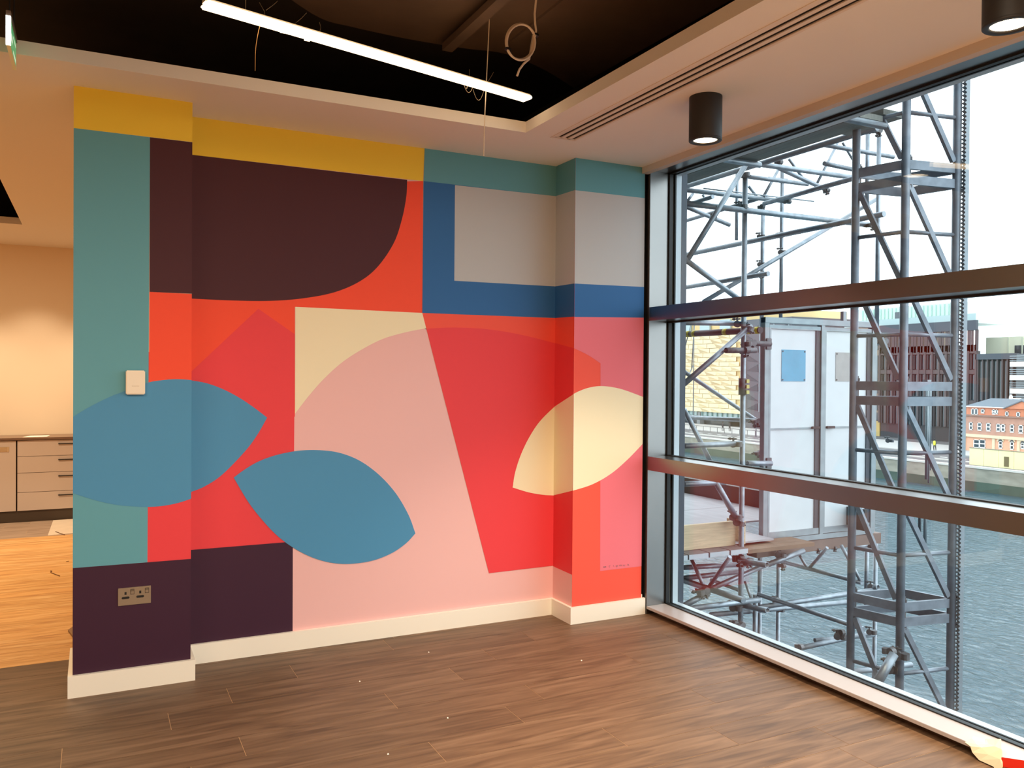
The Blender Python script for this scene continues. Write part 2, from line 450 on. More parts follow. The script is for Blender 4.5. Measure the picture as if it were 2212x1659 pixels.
# right pier: left face
s = lambda pts, m, n='painted_shape': shape('wall_right', XC, 'x', pts, m, n)
s([(1190, 1220), (1235.5, 1241.5), (1245, 1246), (1245, 1330), (1180, 1300), (1180, 1215)], PINK)
s([(1180, 741), (1197, 741), (1240, 752), (1250, 755), (1250, 1249), (1235.5, 1241.5), (1192, 1222), (1180, 1216)], CRI)
s([(1190, 355), (1260, 320), (1260, 403), (1241, 411), (1200, 424), (1185, 428)], TEAL)
s([(1185, 428), (1200, 424), (1241, 411), (1260, 404), (1260, 611), (1240, 612.5), (1199, 618.7), (1185, 620)], GRY)
s([(1185, 620), (1199, 618.7), (1240, 612.5), (1260, 610), (1260, 682), (1239, 684), (1198, 687), (1185, 688)], BLU)
s([(1185, 886), (1197, 879), (1238.5, 852), (1250, 846), (1250, 1056), (1237, 1060), (1196, 1070), (1185, 1072)], CRE, 'painted_leaf')
# right pier: front
LAYER['wall_right'] = 0
s = lambda pts, m, n='painted_shape': shape('wall_right', D2, 'y', pts, m, n)
s([(1225, 330), (1400, 357), (1400, 429), (1391, 428), (1241, 410.7), (1225, 409)], TEAL)
s([(1225, 409), (1241, 410.7), (1400, 429), (1400, 620.5), (1225, 611.5)], GRY)
s([(1225, 611.5), (1400, 620.5), (1400, 686.6), (1225, 684)], BLU)
s([(1225, 684), (1400, 686.6), (1400, 1221.3), (1386, 1223), (1296, 1233.5), (1297, 785)] + curve([(1297, 785), (1270, 767), (1239, 752), (1225, 746)]), BPI)
s(curve([(1225, 862), (1238.5, 851), (1268, 838.5), (1300, 834), (1340, 840), (1388, 857), (1400, 862)]) + curve([(1400, 946), (1387, 960), (1355, 993), (1320, 1023), (1280, 1046), (1237, 1060), (1225, 1063)]), CRE, 'painted_leaf')
# painter's small grey mark in the corner of the pink field
sig = MB()
ink = mat('mural_ink', rgb(150, 112, 122), 0.7)
yp = D2 - 0.0025
def stroke(pts, w=0.0016):
    P = [at(a, b, y=yp) for a, b in pts]
    for p, q in zip(P[:-1], P[1:]): sig.bar((p.x, yp, p.z), (q.x, yp, q.z), w, 0.0006, up=(0, 1, 0))
stroke([(1303.5, 1226), (1304, 1223.6), (1305.3, 1225.6), (1306.6, 1223.4), (1307, 1225.6), (1308.6, 1223.4), (1309.4, 1225.4)], 0.0022)
stroke([(1318.5, 1221), (1316, 1222), (1315.6, 1224.6), (1318, 1225)]); stroke([(1325, 1221), (1326.4, 1224)])
stroke([(1331, 1221.5), (1334, 1221), (1333.6, 1224), (1331, 1224), (1331, 1221.5)]); stroke([(1337, 1223.4), (1338.4, 1220), (1340, 1223), (1341.5, 1219.6), (1343.5, 1222.8)])
stroke([(1346, 1219.6), (1347, 1222.6), (1350, 1222), (1350, 1219.4)]); stroke([(1355, 1221.5), (1356.4, 1218.4), (1358, 1220), (1358.4, 1222)], 0.0022)
sig.build('painted_signature', ink, wall_o['wall_right'])

# baseboards
bt = 0.0205; bh = 0.104
def bb(name, boxes):
    r = None
    m = MB()
    for b in boxes: m.box(*b)
    return struct(m.build(name, base_m))
bb('baseboard_left', [(XA - bt, XB + bt, D0 - bt, D0, 0, bh), (XA - bt, XA, D0, D1 + 0.2, 0, bh), (XB, XB + bt, D0, D1 - bt, 0, bh)])
bb('baseboard_back', [(XB + bt, XC - bt, D1 - bt, D1, 0, bh)])
bb('baseboard_right', [(XC - bt, XD + 0.019, D2 - bt, D2, 0, bh), (XC - bt, XC, D2, D1, 0, bh), (XD, XD + 0.008, D2, 4.472, 0, bh + 0.02)])

# ------------------------------------------------------------------ window
win = sroot('window_1', (WX, 2, 0))
m = MB().box(WX, WG, YJ, 4.468, 0, Z_HEAD + 0.1).build('jamb', alu_m, win, bevel=0.0015)
MB().box(WX, WG, YE - 0.05, YE, 0, Z_HEAD + 0.1).build('jamb', alu_m, win, bevel=0.0015)
MB().box(WX, WG, YE, YJ, T2B, T2T).build('transom', alu_m, win, bevel=0.0015)
MB().box(WX, WG, YE, YJ, T1B, T1T).build('transom', alu_m, win, bevel=0.0015)
MB().box(WX, WG, YE, YJ, Z_HEAD, Z_HEAD + 0.12).build('head', alu_m, win, bevel=0.0015)
MB().box(WX, WG, YE, YJ, Z_SILL - 0.018, Z_SILL).build('sill', sill_m, win, bevel=0.0015)
MB().box(3.256, WG + 0.04, YE, YJ, -0.1, Z_SILL - 0.018).build('sill_base', mat('sill_base_shade', rgb(96, 70, 44), 0.6), win)  # brown tone paints in the shadow under the overhanging sill
glass = bpy.data.materials.new('window_glass'); glass.use_nodes = True
nt = glass.node_tree
for n in list(nt.nodes):
    if n.type != 'OUTPUT_MATERIAL': nt.nodes.remove(n)
out = [n for n in nt.nodes if n.type == 'OUTPUT_MATERIAL'][0]
tr = nt.nodes.new('ShaderNodeBsdfTransparent'); tr.inputs[0].default_value = (0.965, 0.985, 0.98, 1)
gl = nt.nodes.new('ShaderNodeBsdfGlossy'); gl.inputs['Roughness'].default_value = 0.0
fr = nt.nodes.new('ShaderNodeFresnel'); fr.inputs['IOR'].default_value = 1.55
mx = nt.nodes.new('ShaderNodeMixShader')
# both faces of the pane reflect like air-to-glass (the node inverts the index on the inner side)
ge = nt.nodes.new('ShaderNodeNewGeometry'); mr_ = nt.nodes.new('ShaderNodeMapRange')
mr_.inputs['To Min'].default_value = 1.55; mr_.inputs['To Max'].default_value = 1 / 1.55
nt.links.new(ge.outputs['Backfacing'], mr_.inputs['Value']); nt.links.new(mr_.outputs[0], fr.inputs['IOR'])
nt.links.new(fr.outputs[0], mx.inputs[0]); nt.links.new(tr.outputs[0], mx.inputs[1]); nt.links.new(gl.outputs[0], mx.inputs[2])
nt.links.new(mx.outputs[0], out.inputs[0])
GI = 0.013
for (za, zb) in ((Z_SILL, T2B), (T2T, T1B), (T1T, Z_HEAD)):
    g = MB()
    g.box(WG, 3.372, YE, YE + GI, za, zb); g.box(WG, 3.372, YJ - GI, YJ, za, zb)
    g.box(WG, 3.372, YE, YJ, za, za + 0.006); g.box(WG, 3.372, YE, YJ, zb - 0.010, zb)
    g.box(3.390, 3.400, YJ - GI, YJ, za, zb); g.box(3.390, 3.400, YE, YJ, za, za + 0.003); g.box(3.390, 3.400, YE, YJ, zb - GI * 0.6, zb)
    g.build('gasket', gask_m, win)
    MB().box(3.373, 3.389, YE, YJ, za, zb).build('pane', glass, win)
# exterior frame
e = MB(); e.box(3.400, 3.4525, YJ, 4.60, -0.2, 3.2); e.box(3.400, 3.455, YE, YJ, Z_HEAD - 0.004, 3.2); e.box(3.40, 3.455, YE, YJ, -0.2, Z_SILL - 0.002)
e.box(3.40, 3.43, YE, YJ, T2T - 0.07, T2T - 0.002); e.box(3.40, 3.43, YE, YJ, T1B + 0.003, T1B + 0.07)
e.build('exterior_frame', ext_m, win)
MB().box(3.4525, 3.496, YJ - 0.002, 4.60, -0.2, 3.2).build('exterior_fin', extd_m, win)
# outside face of our own building
fac = mat('dark_facade_cladding', rgb(58, 62, 68), 0.4)
f = MB(); f.box(3.40, 3.47, 4.60, 30, -14, 14); f.box(3.40, 3.45, -30, 4.60, 3.2, 14); f.box(3.40, 3.45, -30, 4.60, -14, -0.2); f.box(3.40, 3.45, -30, YE - 0.02, -0.2, 3.2)
struct(f.build('wall_exterior', fac))

# ------------------------------------------------------------------ slot diffuser
t = thing('slot_diffuser', 'long three-slot air diffuser set flush in the ceiling beside the window', 'vent', (2.38, 1.0, H))
fm = mat('diffuser_white', rgb(232, 218, 204), 0.6)
ys, ye = -3.9, 4.118
sl = (2.334, 2.377, 2.423); sw = 0.021
edges = [2.318] + [q for x0 in sl for q in (x0, x0 + sw)] + [2.446]
fr_ = MB()
for i in range(0, len(edges), 2): fr_.box(edges[i], edges[i + 1], ys, ye, H - 0.002, H + 0.003)
fr_.box(2.318, 2.446, ye - 0.006, ye, H - 0.002, H + 0.003)
fr_.box(2.300, 2.318, ys, ye + 0.016, H - 0.003, H - 0.0002); fr_.box(2.446, 2.460, ys, ye + 0.016, H - 0.003, H - 0.0002); fr_.box(2.318, 2.446, ye, ye + 0.016, H - 0.003, H - 0.0002)
fr_.build('diffuser_frame', fm, t)
for x0 in sl:
    MB().box(x0, x0 + sw, ys, ye, H + 0.004, H + 0.02).build('slot', mat('slot_dark', rgb(16, 11, 9), 0.9), t)

# ------------------------------------------------------------------ downlights
lens_m = mat('downlight_lens', rgb(255, 240, 220), 0.4, emit=(1.0, 0.80, 0.55, 1), strength=7.0)
def downlight(x, y, label):
    t = thing('ceiling_spotlight', label, 'spotlight', (x, y, H), 'black cylinder spotlights on the ceiling')
    zb = 2.676
    MB().lathe((x, y, 0), [(0.0, H), (0.078, H), (0.0785, H - 0.003), (0.0785, zb + 0.012), (0.0775, zb + 0.010), (0.0785, zb + 0.008), (0.0785, zb + 0.002), (0.0765, zb), (0.060, zb), (0.056, zb + 0.004), (0.056, zb + 0.02)], 48).build('body', black_m, t, smooth=True)
    MB().lathe((x, y, 0), [(0.0575, zb + 0.0075), (0.0, zb + 0.0055)], 40).build('lens', lens_m, t, smooth=True)
    spot_light('spotlight_beam', (x, y, zb - 0.02), 170, 98)
    return t
downlight(2.632, 3.195, 'black cylinder ceiling spotlight in full view above the window end of the mural')
downlight(2.632, 1.70, 'black cylinder ceiling spotlight cut by the top right corner of the photo')

# ------------------------------------------------------------------ linear pendant
A = Vector((0.386, 3.54, 3.0)); Bp = Vector((2.058, 3.945, 3.0))
t = thing('linear_pendant', 'long glowing linear LED light hanging below the black ceiling void', 'light', (A + Bp) / 2)
dirp = (Bp - A).normalized()
MB().bar(A + Vector((0, 0, 0.024)), Bp + Vector((0, 0, 0.024)), 0.036, 0.012).build('housing', mat('pendant_housing', rgb(235, 225, 210), 0.4), t)
led_m = mat('led_diffuser', rgb(255, 240, 215), 0.5, emit=(1.0, 0.74, 0.45, 1), strength=4.0)
MB().bar(A + Vector((0, 0, 0.009)), Bp + Vector((0, 0, 0.009)), 0.076, 0.018).build('light_diffuser', led_m, t, bevel=0.006)
wire_m = mat('thin_steel_wire', rgb(200, 180, 150), 0.4, metal=0.4)
for fr0 in (0.10,):
    q = A.lerp(Bp, fr0); MB().tube(q + Vector((0, 0, 0.025)), q + Vector((0, 0.0, 0.43)), 0.0012, 6).build('suspension_wire', wire_m, t)
for (a, b, sag, hh) in ((1003, 1021, 0.03, 197), (1022, 1045, 0.05, 205)):
    P0 = at(a, hh - 12, y=3.84); P1 = at(b, hh - 8, y=3.84); pts = []
    for i in range(13):
        k = i / 12; q = P0.lerp(P1, k); q.z -= sag * 4 * k * (1 - k); pts.append(q)
    MB().path(pts, 0.0011, 6).build('wire_loop', wire_m, t)
for (a, b) in (((1008, 192), (1014, 150)), ((1046, 186), (1066, 156)), ((575, 45), (560, 5)), ((575, 22), (600, 2)), ((636, 52), (662, 28)), ((690, 72), (690, 48))):
    P0 = at(a[0], a[1], y=3.86 if a[0] > 900 else 3.64); P1 = at(b[0], b[1], y=3.90 if a[0] > 900 else 3.68)
    MB().path([P0, P0.lerp(P1, .5) + Vector((0.006, 0, 0.004)), P1], 0.0008, 6).build('wire_tail', wire_m, t)
for (a, b) in ((612, 72), (664, 89)):
    P0 = at(a, b, z=2.987); MB().box(P0.x - 0.012, P0.x + 0.012, P0.y - 0.006, P0.y + 0.01, 2.991, 3.003).build('diffuser_clip', led_m, t)
o = MB().path([at(*q, y=3.62) for q in curve([(562, 52), (556, 80), (552, 110), (551, 153)], 5)], 0.0013, 6).build('hanging_wire', mat('hanging_wire_copper', rgb(214, 160, 90), 0.4))
tag(o, 'short thin wire dangling from the left half of the glowing linear light', 'wire')
o = MB().path([at(*q, y=3.93) for q in curve([(1058, -40), (1057, 40), (1054, 110), (1050, 190), (1047, 260), (1045, 337)], 4)], 0.0026, 8).build('hanging_wire', mat('white_cable', rgb(222, 205, 184), 0.5))
tag(o, 'long straight white wire hanging down past the end of the linear light', 'wire')

# coiled cable
t = thing('coiled_cable', 'white coiled cable with black ties hanging from the black ceiling void', 'cable', at(1157, 0, y=3.3))
cab_m = mat('white_cable_sheath', rgb(232, 216, 198), 0.5)
pts = [(1160, -70), (1158, 0), (1155, 30), (1156, 52)]
coil = []
for k in range(0, 66):
    a = math.radians(-25 + k * 11.5)
    coil.append((1127 + 31 * math.cos(a) + (2 if k > 32 else 0), 92 + 39 * math.sin(-a) * 1.0 + (2 if k > 32 else -1)))
path = pts + [(1158, 66)] + [(1127 + 31 * math.cos(math.radians(q)) + q * -0.006, 92 - 39 * math.sin(math.radians(q)) - q * 0.004) for q in range(20, 745, 12)] + [(1143, 128), (1131, 138), (1122, 150), (1117, 164)]
P3 = []
for i, q in enumerate(path):
    v_ = at(q[0], q[1], y=3.3 + 0.00025 * i); P3.append(v_)
MB().path(P3, 0.0050, 8).build('cable', cab_m, t, smooth=True)
for q in ((1157, 76), (1097.5, 107)):
    c0 = at(*q, y=3.308); MB().tube(c0 - Vector((0.001, 0, 0.0035)), c0 + Vector((0.001, 0, 0.0035)), 0.015, 10).build('cable_tie', gask_m, t)

# ------------------------------------------------------------------ exit sign
t = thing('exit_sign', 'green edge-on exit sign with a bright lit end hanging at upper left', 'sign', (-0.30, 3.95, 3.0))
y0, y1, x0, x1, z0, z1 = 3.80, 4.10, -0.3115, -0.2945, 2.815, 2.925
MB().box(x0 + 0.004, x1 - 0.004, y0 + 0.006, y1, z0, z1).build('sign_panel', mat('sign_green_panel', rgb(70, 170, 95), 0.4, emit=(0.16, 0.62, 0.25, 1), strength=0.35), t)
wm = mat('sign_white_print', rgb(230, 245, 225), 0.5, emit=(0.75, 0.95, 0.7, 1), strength=0.5)
w = MB(); xs = x1 - 0.0035
for (a, b, c_, d_) in ((3.83, 3.90, .045, .075), (3.96, 4.08, .02, .035), (3.96, 4.08, .09, .1)): w.box(xs - 0.0004, xs, a, b, z0 + c_ * 0.9, z0 + d_ * 0.9)
w.add([(xs, 3.90, z0 + .03), (xs, 3.90, z0 + .08), (xs, 3.935, z0 + .055)], [(0, 1, 2)])
w.build('arrow_print', wm, t)
MB().box(x0, x1, y0 - 0.004, y0 + 0.006, z0 - 0.002, z1).build('lit_end', mat('sign_lit_end', rgb(255, 255, 255), 0.4, emit=(1, 1, 0.96, 1), strength=6), t)
MB().box(x0, x1, y0, y1, z1, z1 + 0.022).build('sign_housing', mat('sign_housing', rgb(120, 105, 92), 0.5), t)
MB().box(x0 + 0.002, x1 - 0.002, y0, y1, z0 - 0.004, z0).build('edge_strip', mat('sign_edge', rgb(235, 235, 190), 0.4), t)
for yy in (y0 + 0.05, y1 - 0.05): MB().tube(((x0 + x1) / 2, yy, z1 + 0.02), ((x0 + x1) / 2, yy, TOPZ), 0.003, 8).build('hanging_rod', black_m, t)

# ------------------------------------------------------------------ socket and wall unit on the left pier
t = thing('double_socket', 'brushed metal double wall socket with two switches on the purple band', 'socket', (0.177, D0, 0.41))
sx0, sx1, sz0, sz1, sy = 0.104, 0.250, 0.410, 0.495, D0 - 0.0025
MB().box(sx0, sx1, sy - 0.004, D0 + 0.001, sz0, sz1).build('faceplate', mat('brushed_plate', rgb(158, 142, 122), 0.38, metal=0.55), t, bevel=0.0008)
hole = mat('socket_black', rgb(14, 12, 11), 0.6)
for cx in (0.137, 0.202):
    h_ = MB()
    h_.box(cx - 0.0045, cx + 0.0045, sy - 0.0046, sy - 0.003, 0.462, 0.475)
    pts = [(cx + 0.012 * sgn + 0.0055 * math.cos(a), sy - 0.0046, 0.447 + 0.0055 * math.sin(a)) for sgn, rng in ((1, range(-90, 91, 30)), (-1, range(90, 271, 30))) for a in [math.radians(q) for q in rng]]
    h_.prism(pts, (0, 0.0016, 0)); h_.build('socket_holes', hole, t)
    r_ = cx + 0.030
    MB().box(r_ - 0.0095, r_ + 0.0095, sy - 0.0044, sy - 0.003, 0.460, 0.487).build('switch_surround', mat('switch_surround', rgb(60, 42, 28), 0.6), t, bevel=0.0006)
    MB().prism([(r_ - 0.007, sy - 0.005, 0.463), (r_ - 0.007, sy - 0.0055, 0.476), (r_ - 0.007, sy - 0.009, 0.484), (r_ - 0.007, sy - 0.003, 0.485), (r_ - 0.007, sy - 0.003, 0.462)], (0.014, 0, 0)).build('rocker_switch', mat('brushed_plate', rgb(158, 142, 122), 0.38), t)
t = thing('wireless_access_point', 'small white wall unit mounted above the blue leaf on the left pier', 'access point', (0.178, D0, 1.43))
apm = mat('white_plastic', rgb(244, 230, 208), 0.35)
MB().box(0.135, 0.220, D0 - 0.030, D0 - 0.006, 1.434, 1.550).build('cover', apm, t, bevel=0.004)
MB().box(0.143, 0.212, D0 - 0.006, D0 + 0.001, 1.442, 1.542).build('wall_bracket', mat('grey_plastic', rgb(120, 110, 100), 0.5), t)
lg = MB()
for k in range(9): lg.box(0.162 + k * 0.0036, 0.1640 + k * 0.0036, D0 - 0.0304, D0 - 0.0299, 1.4735, 1.4765 - (0.0006 if k % 3 else 0))
lg.build('raised_mark', mat('mark_grey', rgb(196, 176, 146), 0.5), t)

# ------------------------------------------------------------------ kitchen run
def cab_box(x0, x1, z0, z1, y=9.85, dd=0.018): return MB().box(x0, x1, y, y + dd, z0, z1)
cabm = mat('cabinet_laminate', rgb(214, 202, 196), 0.5)
t = thing('drawer_unit', 'pale kitchen base unit of four drawers with thin black handles', 'cabinet', (-0.3, 10.0, 0))
MB().box(-0.706, 0.19, 9.87, 10.30, 0.115, 0.838).build('carcass', mat('carcass_board', rgb(90, 70, 58), 0.7), t)
for (za, zb) in ((0.675, 0.836), (0.506, 0.671), (0.307, 0.502), (0.118, 0.303)):
    dr = cab_box(-0.701, 0.186, za, zb).build('drawer', cabm, t, bevel=0.001)
    hz = zb - 0.045
    MB().box(-0.335, 0.02, 9.828, 9.836, hz, hz + 0.010).box(-0.33, -0.322, 9.836, 9.85, hz, hz + 0.010).box(0.005, 0.013, 9.836, 9.85, hz, hz + 0.010).build('handle', black_m, dr)
t = thing('cupboard_unit', 'pale kitchen base unit with a plain door and small vent grille', 'cabinet', (-1.0, 10.0, 0))
MB().box(-1.31, -0.712, 9.87, 10.30, 0.115, 0.838).build('carcass', MATS['carcass_board'], t)
dr = cab_box(-1.306, -0.714, 0.118, 0.836).build('door', cabm, t, bevel=0.001)
gr = MB().box(-1.10, -0.775, 9.843, 9.85, 0.727, 0.775)
gr.build('vent_grille', mat('vent_grille', rgb(196, 170, 136), 0.6), dr)
vs = MB()
for k in range(6): vs.box(-1.09, -0.79, 9.840, 9.843, 0.7305 + k * 0.0075, 0.734 + k * 0.0075)
vs.box(-0.787, -0.777, 9.839, 9.843, 0.727, 0.775)
vs.build('vent_slats', mat('vent_slat', rgb(224, 198, 160), 0.6), dr)
o = MB().box(-1.9, 0.25, 9.875, 9.895, 0, 0.112).build('kitchen_plinth', mat('dark_plinth', rgb(74, 62, 52), 0.5)); tag(o, 'dark plinth board running under the pale kitchen units', 'plinth')
o = MB().box(-1.9, 0.25, 9.82, 10.305, 0.842, 0.866).build('kitchen_worktop', mat('worktop_dark_edge', rgb(120, 92, 74), 0.3, var=0.1), bevel=0.002); tag(o, 'thin dark-edged worktop lying across the kitchen units', 'worktop')
t0 = thing('third_unit', 'pale kitchen base unit hidden mostly beyond the left photo edge', 'cabinet', (-1.6, 10.0, 0))
bpy.data.objects.remove(t0)
pw = mat('white_paper', rgb(246, 238, 222), 0.8)
a = at(45, 944, z=0.868); b = at(92, 940, z=0.868); 
o = MB().prism([(-0.66, 9.90, 0.8665), (-0.44, 9.90, 0.8665), (-0.42, 10.10, 0.8665), (-0.60, 10.10, 0.8665)], (0, 0, 0.002)).build('paper_sheet', pw); tag(o, 'white paper sheet lying on the kitchen worktop', 'paper')
q = [at(103, 1157, z=0.002), at(115, 1124, z=0.002), at(200, 1118, z=0.002), at(200, 1148, z=0.002)]
o = MB().prism([(p.x, p.y, 0.0005) for p in q], (0, 0, 0.003)).build('protective_sheet', mat('floor_paper', rgb(216, 198, 176), 0.8, var=0.06)); tag(o, 'white protective sheet on the kitchen floor before the drawers', 'sheet')
dk = mat('brown_offcut', rgb(112, 74, 44), 0.7)
o = MB().path([at(*p, z=0.0035) for p in curve([(109, 1233), (112, 1233.5), (109.5, 1236), (118, 1240), (129, 1244)], 4)], 0.003, 6).build('cable_offcut', dk); tag(o, 'short bent cable offcut lying on the orange oak floor', 'offcut')
o = MB().path([at(*p, z=0.0075) for p in ((120, 1148), (130, 1152), (140, 1155))], 0.003, 6).build('cable_offcut', dk); tag(o, 'short straight cable offcut lying on the white floor sheet', 'offcut')
o = MB().path([at(*p, z=0.0025) for p in ((143, 1213), (146, 1212.5), (149, 1212))], 0.0022, 6).build('cable_offcut', dk); tag(o, 'tiny cable scrap on the oak floor close to the pier edge', 'offcut')
q = [at(147, 1365, z=0.0), at(157, 1358, z=0.0), at(168, 1362, z=0.0), at(157, 1378, z=0.0)]
o = MB().prism([(p.x, p.y, 0.0008) for p in q], (0, 0, 0.012)).build('board_offcut', mat('grey_brown_board', rgb(150, 112, 74), 0.7)); tag(o, 'brown board offcut on the floor peeking from behind the left pier', 'offcut')
# crumbs of plaster on the brown floor
for p, lb in (((777, 1472), 'white plaster crumb on the planks below the large blue leaf'), ((967, 1551), 'white plaster crumb out in the middle of the brown floor'),
              ((1256, 1427), 'white plaster crumb on the floor near the foot of the right pier'), ((926, 1409), 'white plaster crumb closest to the recessed wall baseboard'),
              ((838, 1629), 'white plaster crumb closest to the camera on the brown planks')):
    c0 = at(*p, z=0.0); r_ = 0.004
    o = MB().add([c0 + Vector((r_ * a, r_ * b * 1.4, h_)) for a, b, h_ in ((-1, -1, 0), (1, -.7, 0), (.8, 1, 0), (-.7, .8, 0), (.1, 0, .005))], [(0, 1, 4), (1, 2, 4), (2, 3, 4), (3, 0, 4), (3, 2, 1, 0)]).build('plaster_crumb', pw)
    tag(o, lb, 'crumb', 'plaster crumbs on the floor')

# ------------------------------------------------------------------ masking paper and red tape on the sill
mp_ = mat('masking_paper', rgb(240, 222, 190), 0.75)
g = MB()
def sp(px, py, x, dz=0.0):
    v_ = at(px, py, x=x); v_.z += dz; return v_
rows = [[(2084, 1603, 3.196), (2100, 1596, 3.22), (2101, 1592, 3.24), (2102, 1590, 3.25)],
        [(2096, 1612, 3.192), (2110, 1608, 3.205), (2128, 1605, 3.23), (2128, 1597, 3.26)],
        [(2100, 1625, 3.190), (2120, 1620, 3.200), (2135, 1606, 3.23), (2130, 1596, 3.26)],
        [(2115, 1642, 3.188), (2135, 1630, 3.194), (2148, 1612, 3.21), (2149, 1597, 3.25)],
        [(2146, 1656, 3.186), (2160, 1640, 3.190), (2163, 1618, 3.205), (2161, 1596, 3.245)],
        [(2160, 1680, 3.184), (2166, 1656, 3.188), (2165, 1622, 3.204), (2162.5, 1597, 3.243)]]
vs_ = [at(px, py, x=xx) for r in rows for (px, py, xx) in r]
for v_ in vs_: v_.z = max(v_.z, Z_SILL + 0.002) if v_.x > 3.2 else v_.z
fs_ = [(i * 4 + j, i * 4 + j + 1, (i + 1) * 4 + j + 1, (i + 1) * 4 + j) for i in range(5) for j in range(3)]
o = g.add(vs_, fs_).build('masking_paper', mp_)
md = o.modifiers.new('thick', 'SOLIDIFY'); md.thickness = 0.0015
tag(o, 'crumpled cream masking paper stuck over the window sill edge', 'paper')
rt = MB()
tape = [(2163, 1636, 1657, 3.193), (2180, 1638, 1659, 3.193), (2200, 1641, 1662, 3.193), (2240, 1647, 1668, 3.193), (2300, 1658, 1680, 3.193)]
vv = []
for (a, b, c_, x_) in tape: vv += [at(a, b, x=x_), at(a, c_, x=x_)]
rt.add(vv, [(2 * i, 2 * i + 1, 2 * i + 3, 2 * i + 2) for i in range(len(tape) - 1)])
o = rt.build('red_tape', mat('red_tape', rgb(226, 44, 24), 0.4)); md = o.modifiers.new('thick', 'SOLIDIFY'); md.thickness = 0.001
tag(o, 'strip of red tape along the window sill beside the masking paper', 'tape')
o = MB().prism([at(*p, x=3.197) for p in ((2166, 1658), (2240, 1672), (2240, 1700), (2166, 1690))], (0.002, 0, 0)).build('masking_paper', mp_)
tag(o, 'cream masking paper hanging under the red tape on the sill', 'paper')

# ================================================================== OUTSIDE
# ------------------------------------------------------------------ hoist mast
t = thing('hoist_mast', 'square grey steel hoist mast with a toothed rack outside the window', 'mast', (5.1, 4.0, -2.6))
P1 = Vector((4.842, 4.23, 0)); P2 = Vector((4.924, 3.887, 0)); P3 = Vector((5.345, 3.811, 0)); P4 = P1 + P3 - P2
MZ0, MZ1 = -2.6, 5.2
for p in (P1, P2, P3, P4):
    MB().tube((p.x, p.y, MZ0), (p.x, p.y, MZ1), 0.028, 20).build('mast_post', mastm, t, smooth=True)
rk = MB()
ex = (P3 - P2).normalized(); ey = Vector((-ex.y, ex.x, 0))
rc = P3 + ex * 0.044 - ey * 0.036
rk.bar((rc.x, rc.y, MZ0), (rc.x, rc.y, MZ1), 0.024, 0.03, up=(ex.x, ex.y, 0))
zz = MZ0 + 0.02
while zz < MZ1 - 0.03:
    b0 = rc - ex * 0.014
    tip = b0 - ex * 0.014
    o_ = ey * 0.014
    rk.add([b0 - o_ + Vector((0, 0, zz - 0.011)), b0 + o_ + Vector((0, 0, zz - 0.011)), b0 + o_ + Vector((0, 0, zz + 0.011)), b0 - o_ + Vector((0, 0, zz + 0.011)),
            tip - o_ + Vector((0, 0, zz - 0.003)), tip + o_ + Vector((0, 0, zz - 0.003)), tip + o_ + Vector((0, 0, zz + 0.003)), tip - o_ + Vector((0, 0, zz + 0.003))],
           [(4, 5, 6, 7), (0, 1, 5, 4), (1, 2, 6, 5), (2, 3, 7, 6), (3, 0, 4, 7)])
    zz += 0.0275
rk.build('toothed_rack', mat('rack_steel', rgb(150, 158, 164), 0.45, metal=0.5, var=0.1, scale=20), t)
sides = ((P1, P2), (P2, P3), (P3, P4), (P4, P1))
for j in range(-2, 3):
    zj = 1.434 + 1.508 * j
    for si, (a, b) in enumerate(sides):
        for dz in (-0.052, 0.052):
            if MZ0 < zj + dz < MZ1:
                MB().bar((a.x, a.y, zj + dz), (b.x, b.y, zj + dz), 0.022, 0.062).build('angle_bar', mastm, t)
        if si < 2:
            for dz in (-0.405, 0.405):
                if MZ0 < zj + dz < MZ1: MB().tube((a.x, a.y, zj + dz), (b.x, b.y, zj + dz), 0.0145, 10).build('rung', mastm, t, smooth=True)
        if si < 2:
            off = (b - a).normalized() * 0.03
            for (zt, zb) in ((-0.09, -0.72), (0.73, 0.10)):
                if zj + zb > MZ0 and zj + zt < MZ1:
                    MB().bar((a.x + off.x, a.y + off.y, zj + zt), (b.x - off.x, b.y - off.y, zj + zb), 0.028, 0.034).build('diagonal_brace', mastm, t)
    for p in (P1, P2, P3):
        q = p - ey * 0.0 + ex * 0.035
        bl = MB(); bl.tube((q.x, q.y, zj - 0.12), (q.x, q.y, zj + 0.12), 0.008, 8); bl.tube((q.x, q.y, zj + 0.085), (q.x, q.y, zj + 0.105), 0.016, 6); bl.tube((q.x, q.y, zj - 0.105), (q.x, q.y, zj - 0.085), 0.016, 6)
        if MZ0 < zj < MZ1: bl.build('joint_bolt', galvd, t)

